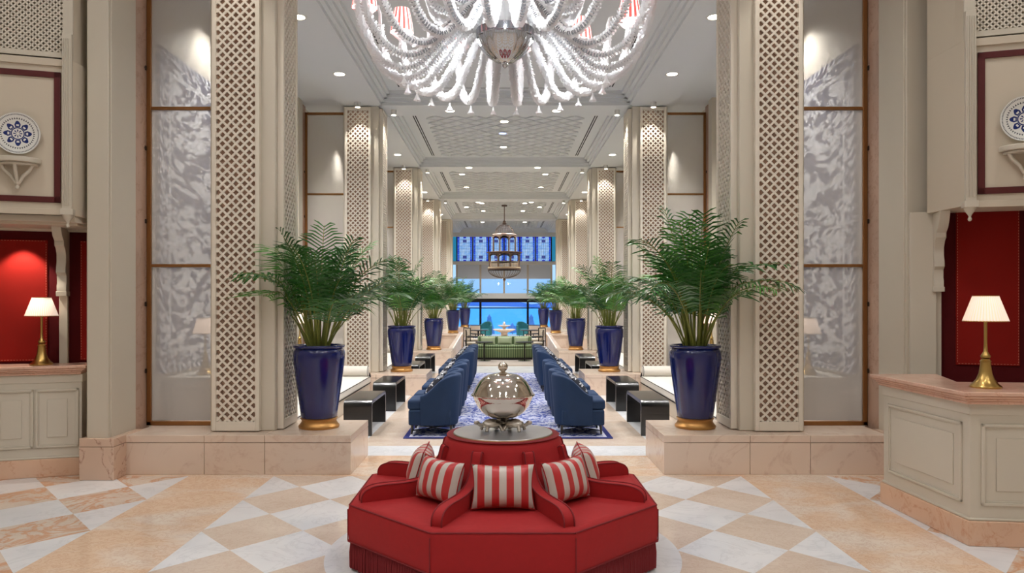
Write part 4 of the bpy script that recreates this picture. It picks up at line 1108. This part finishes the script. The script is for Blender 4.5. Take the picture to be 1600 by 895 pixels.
ARM2 = [(.14, 4.02), (.22, 3.98), (.32, 3.90), (.42, 3.875), (.51, 3.90), (.57, 4.0), (.60, 4.12), (.58, 4.22)]
ap2 = [(r_, 0, z) for r_, z in spl(ARM2, 6)]
A2 = MB(); petals(A2, ap2, .013, .029, .020, 6, 5)
T2 = MB().tube(ap2, .016, 8)
cup = MB().lathe([(0, 3.93), (.02, 3.935), (.05, 3.96), (.07, 3.985), (.075, 3.995), (.05, 3.985), (.03, 3.975), (0, 3.975)], 16, rmod=lambda a, z: 1+.12*cos(8*a))
cand = MB().lathe([(.014, 3.97), (.014, 4.04), (0, 4.045)], 10)
bul = MB().ball((0, 0, 4.065), .024, 12, 8, (1, 1, 1.3))
shd = MB().lathe([(.095, 4.0), (.085, 4.08), (.062, 4.19), (.060, 4.19), (.083, 4.08), (.092, 4.0)], 56); shd.f = [f for f in shd.f if len(f) == 4]
drop = MB().lathe([(.0, 0), (.006, -.01), (.008, -.025), (.012, -.04), (.024, -.062), (.028, -.07), (.022, -.066), (0, -.05)], 12, rmod=lambda a, z: 1+.12*cos(6*a))
curl = MB().tube([(0, 0, 3.94), (0, 0, 4.06), (.02, 0, 4.12), (.05, 0, 4.14), (.07, 0, 4.11)], [.016, .014, .011, .008, .004], 8)
NA = 24
pro = {}
def arm_at(key, mbs, mats, names, par, ang, offs=(0, 0, 0)):
    out = []
    for nm, mb_, mt in zip(names, mbs, mats):
        if nm == 'glass_drop' and sin(ang) < -.35: continue
        if (key, nm) in pro: o = pro[key, nm].copy(); COL.objects.link(o)
        else: o = mb_.obj(nm, mt); pro[key, nm] = o
        o.parent = par if not out else out[0]
        if not out: o.location = offs; o.rotation_euler = (0, 0, ang)
        out.append(o)
    return out
def shift(mb_, dx, dz=0): m = MB(); m.v = [(x+dx, y, z+dz) for x, y, z in mb_.v]; m.f = mb_.f; return m
drop_s = shift(drop, .73, 3.415)
for i in range(NA):
    ang = 2*pi*(i+.5)/NA; lift = (0, 0, .12*max(0, -sin(ang)))
    if i % 2: arm_at('a', [T1, A1, drop_s, shift(cup, 1.06), shift(cand, 1.06), shift(bul, 1.06)], [M['crystube'], M['crystal'], M['crystal'], M['crystal'], M['crystal'], M['bulb']], ['arm', 'leaf_collar', 'glass_drop', 'drip_cup', 'candle_tube', 'bulb'], ch, ang, lift)
    else: arm_at('b', [T1, A1, drop_s, shift(curl, 1.06)], [M['crystube'], M['crystal'], M['crystal'], M['crystal']], ['arm', 'leaf_collar', 'glass_drop', 'glass_curl'], ch, ang, lift)
    if i % 2:
        sh = pro['sh'].copy() if 'sh' in pro else shd.obj('lamp_shade', M['redshade'])
        if 'sh' in pro: COL.objects.link(sh)
        pro['sh'] = sh; sh.parent = ch; sh.location = (1.06*cos(ang), 1.06*sin(ang), lift[2])
        point((CHX+1.06*cos(ang), CHY_+1.06*sin(ang), 4.11+lift[2]), E_BULB, (.96, .98, 1), .03)
    if i % 2 == 0: arm_at('c', [T2, A2], [M['crystube'], M['crystal']], ['upper_arm', 'upper_leaf_collar'], ch, ang+.13)
for i in range(3): point((CHX+.62*cos(i*2.09+.5), CHY_+.62*sin(i*2.09+.5), 3.74), 34, (.95, .98, 1), .12)  # added fill points to brighten the crystal, no bulbs modelled here
MB().lathe([(0, 3.50), (.018, 3.518), (.02, 3.54), (.07, 3.555), (.135, 3.60), (.18, 3.66), (.198, 3.70), (.203, 3.72), (.19, 3.725), (.17, 3.69), (.12, 3.63), (.05, 3.585), (0, 3.58)], 48, rmod=lambda a, z: 1+.045*cos(16*a)).obj('bowl', M['bowlglass'], ch, ang=60)
MB().lathe([(.20, 3.715), (.212, 3.72), (.212, 3.775), (.20, 3.78)], 48).obj('bowl_rim', M['chrome'], ch)
MB().lathe([(0, 3.76), (.09, 3.78), (.06, 3.86), (.11, 3.98), (.13, 4.06), (.06, 4.14), (.05, 4.25), (.12, 4.36), (.15, 4.46), (.07, 4.56), (.04, 4.7), (.06, 4.8), (0, 4.85)], 32, rmod=lambda a, z: 1+.05*cos(12*a)).obj('baluster', M['crystal'], ch)
MB().tube([(0, 0, 4.8), (0, 0, 6.58)], .016, 8).lathe([(0, 6.5), (.12, 6.52), (.16, 6.6), (.16, 6.62), (0, 6.62)], 24).obj('hanging_rod', M['chrome'], ch)

# ---------------------------------------------------------------- birdcage lantern
LNX, LNY = 0, 31.0
ln = thing('birdcage_lantern', 'bronze two-tiered birdcage lantern with domed top hanging over the far lounge', 'lantern', (LNX, LNY, 0))
Zp = lambda y: CAMZ-(y-471.5)*LNY/F
def ring(mb_, r_, z, t_=.02): mb_.lathe([(r_-t_, z-t_), (r_+t_, z-t_), (r_+t_, z+t_), (r_-t_, z+t_), (r_-t_, z-t_)], 48)
MB().tube([(0, 0, Zp(349)), (0, 0, ZT-.04)], .018, 8).lathe([(0, ZT-.08), (.12, ZT-.08), (.12, ZT-.03), (0, ZT-.03)], 20).obj('rod', M['cage'], ln)
MB().lathe([(.03, Zp(351)), (.10, Zp(349)), (.05, Zp(347)), (.07, Zp(346)), (0, Zp(343.5))], 20).obj('finial', M['cage'], ln)
b = MB(); r0 = .40
for i in range(28):
    a = 2*pi*i/28; b.tube([(r0*cos(q)*cos(a), r0*cos(q)*sin(a), Zp(366)+.42*sin(q)) for q in [pi/2*k/8 for k in range(9)]], .006, 5)
b.obj('dome', M['cage'], ln)
b = MB().lathe([(.46, Zp(369)), (.53, Zp(367.6)), (.50, Zp(366)), (.40, Zp(365.5)), (.40, Zp(367)), (.46, Zp(369))], 48); b.obj('upper_cornice', M['cage'], ln)
def arcade(rad, zb, zt, n, pw, th, mt, nm):
    b = MB(); zs = zt-(zt-zb)*.30
    for i in range(n):
        a = 2*pi*(i+.5)/n; c = (rad*cos(a), rad*sin(a))
        b.tube([(c[0], c[1], zb), (c[0], c[1], zt)], pw, 8)
        a2 = 2*pi*(i+1.5)/n
        N = 14
        for j in range(N):                     # spandrel over a rounded arch
            t0, t1 = j/N, (j+1)/N
            f = lambda t_: zs+(zt-zs)*.86*max(0, 1-abs(2*t_-1)**2.2)**.6
            q = []
            for t_ in (t0, t1):
                aa = a+(a2-a)*t_
                q.append((aa, f(t_)))
            vs = []
            for rr_ in (rad-th, rad+th):
                for aa, z in q: vs += [(rr_*cos(aa), rr_*sin(aa), z), (rr_*cos(aa), rr_*sin(aa), zt)]
            b.add(vs, [(0, 2, 3, 1), (4, 5, 7, 6), (0, 4, 6, 2), (1, 3, 7, 5)])
    return b.obj(nm, mt, ln)
arcade(.50, Zp(394), Zp(368.5), 8, .032, .02, M['cage'], 'upper_arcade')
MB().lathe([(.60, Zp(396)), (.74, Zp(395)), (.74, Zp(394)), (.5, Zp(393)), (.46, Zp(394.5)), (.60, Zp(396))], 48).obj('gallery', M['cage'], ln)
arcade(.66, Zp(418), Zp(396), 8, .04, .03, M['cage'], 'lower_arcade')
b = MB()
for i in range(48): a = 2*pi*i/48; b.tube([(.63*cos(a), .63*sin(a), Zp(418)), (.63*cos(a), .63*sin(a), Zp(409))], .008, 4)
b.lathe([(.62, Zp(409.3)), (.645, Zp(409.3)), (.645, Zp(408.6)), (.62, Zp(408.6)), (.62, Zp(409.3))], 40).obj('balustrade', M['cagewhite'], ln)
b = MB().lathe([(.60, Zp(419.5)), (.70, Zp(419.5)), (.70, Zp(417.6)), (.60, Zp(417.6)), (.60, Zp(419.5))], 48).obj('white_floor_ring', M['cagewhite'], ln)
b = MB(); ring(b, .69, Zp(421), .018)
for i in range(32):
    a = 2*pi*i/32; b.tube([(.69*cos(q)*cos(a), .69*cos(q)*sin(a), Zp(421)-.37*sin(q)) for q in [pi/2*k/8 for k in range(9)]], .006, 5)
b.obj('lower_basket', M['cage'], ln)
MB().lathe([(0, Zp(440)), (.03, Zp(439)), (.07, Zp(437)), (.03, Zp(435)), (.05, Zp(434.5)), (0, Zp(434))], 16).obj('drop_finial', M['cage'], ln)
point((LNX, LNY, Zp(412)), 30, (1, .85, .65), .1)

# ---------------------------------------------------------------- downlights
def downlight(x, y, z, lab, r_=.085, m_='glow', e=0, group='recessed downlights', ang=120):
    col_ = (.95, .975, 1) if y > 21 else NEUT
    t_ = thing('downlight', lab, 'downlight', (x, y, z), 0, group)
    MB().lathe([(r_, -.001), (r_+.03, -.004), (r_+.032, .0), (r_, .004)], 28).obj('trim_ring', M['white'], t_)
    MB().lathe([(0, -.0015), (r_, -.0015)], 28).obj('lens', M[m_], t_)
    if e: spot((x, y, z-.03), e, ang, .9, col_, .09)
for s in (-1, 1):
    for k in range(4):
        for j in range(2):
            y = CY[k]+2.05+2.5*j if k == 0 else CY[k]+2.2+2.6*j
            lab = 'recessed downlight in the %s beam soffit, %s bay, %s of two' % (SIDE[s], ORD[k], ('nearer', 'farther')[j])
            downlight(s*2.82, y, ZC-.001, lab, e=E_DOWN*(.8, .9, .9, .9)[k])
        if k == 0: downlight(s*3.72, 12.6, ZC+.099, 'tiny bright downlight in the %s aisle ceiling of the first bay' % SIDE[s], .05, e=E_DOWN*.6)
        elif k < 3: spot((s*3.7, CY[k]+3.5, ZC), E_DOWN*.6, 130)
        if k == 0: spot((s*3.7, 10.0, ZC), E_DOWN*.7, 130)
nn = 0
spots = [(788, 188, 'glow', 'on the centre line of the second bay, nearest'), (785.5, 206.5, 'blueglow', 'bluish, on the centre line of the second bay, middle'), (786.5, 228, 'glow', 'on the centre line of the second bay, farthest')]
for (x0, x1, y_, q) in ((722, 852, 271, 'third bay, nearest pair'), (729, 845, 291.5, 'third bay, farthest pair'), (747, 830, 315, 'fourth bay, nearest pair'), (753, 820, 316.5, 'fourth bay, inner pair'), (729, 843, 322.5, 'fourth bay, outer pair'), (755, 817, 328.5, 'fourth bay, farthest pair'), (754, 820, 346, 'fifth bay, nearest pair'), (749, 824, 356.5, 'fifth bay, farthest pair')):
    spots += [(x0, y_, 'glow', q+', left one'), (x1, y_, 'glow', q+', right one')]
for x, y_, m_, q in spots:
    p = at(x, y_, ZT); downlight(p[0], p[1], ZT-.029, 'recessed downlight in the coffered ceiling: '+q, .085, m_, e=E_DOWN*(1.5 if 'fifth' in q else .9 if 'fourth' in q else .6) if m_ == 'glow' else 0)
for s in (-1, 1): downlight(s*.62, 11.2, ZT-.001, 'recessed downlight above the chandelier rim, %s, first bay' % SIDE[s], e=E_DOWN*1.0)
for s in (-1, 1):                             # beam downlights between third columns
    p = at(786.5+s*53.5, 262, ZC); downlight(p[0], p[1], ZC-.001, 'recessed downlight under the third cross beam, %s' % SIDE[s], .085, e=E_DOWN*.3)
    p = at(786.5+s*86, 164, ZC); downlight(p[0], CY[1]+.35, ZC-.001, 'recessed downlight under the second cross beam, %s' % SIDE[s], .085, e=E_DOWN*.3)
# surface-mounted washers at the column heads
def washer(x, y, lab, aim):
    t_ = thing('ceiling_spot', lab, 'ceiling spotlight', (x, y, ZC), 0, 'column washers')
    MB().lathe([(0, -.10), (.045, -.10), (.055, -.095), (.055, 0), (0, 0)], 20).obj('housing', M['white'], t_)
    MB().lathe([(0, -.102), (.044, -.102)], 20).obj('lens', M['glow'], t_)
    spot((x, y, ZC-.13), 60, 80, .6, (1, .94, .86), .04, aim=aim)
for s in (-1, 1):
    for k in range(1, 4):
        washer(s*2.86, CY[k]-.30, 'small ceiling spot washing the front of the %s column, %s row' % (ORD[k], SIDE[s]), (s*2.86, CY[k]-.02, 3.2))
        washer(s*2.25, CY[k]+.30, 'small ceiling spot washing the inner face of the %s column, %s row' % (ORD[k], SIDE[s]), (s*2.48, CY[k]+.33, 3.2))
    spot((s*2.86, CY[0]-.6, ZC+.5), 70, 46, .6, (1, .94, .86), .05, aim=(s*2.86, CY[0], 3.0))
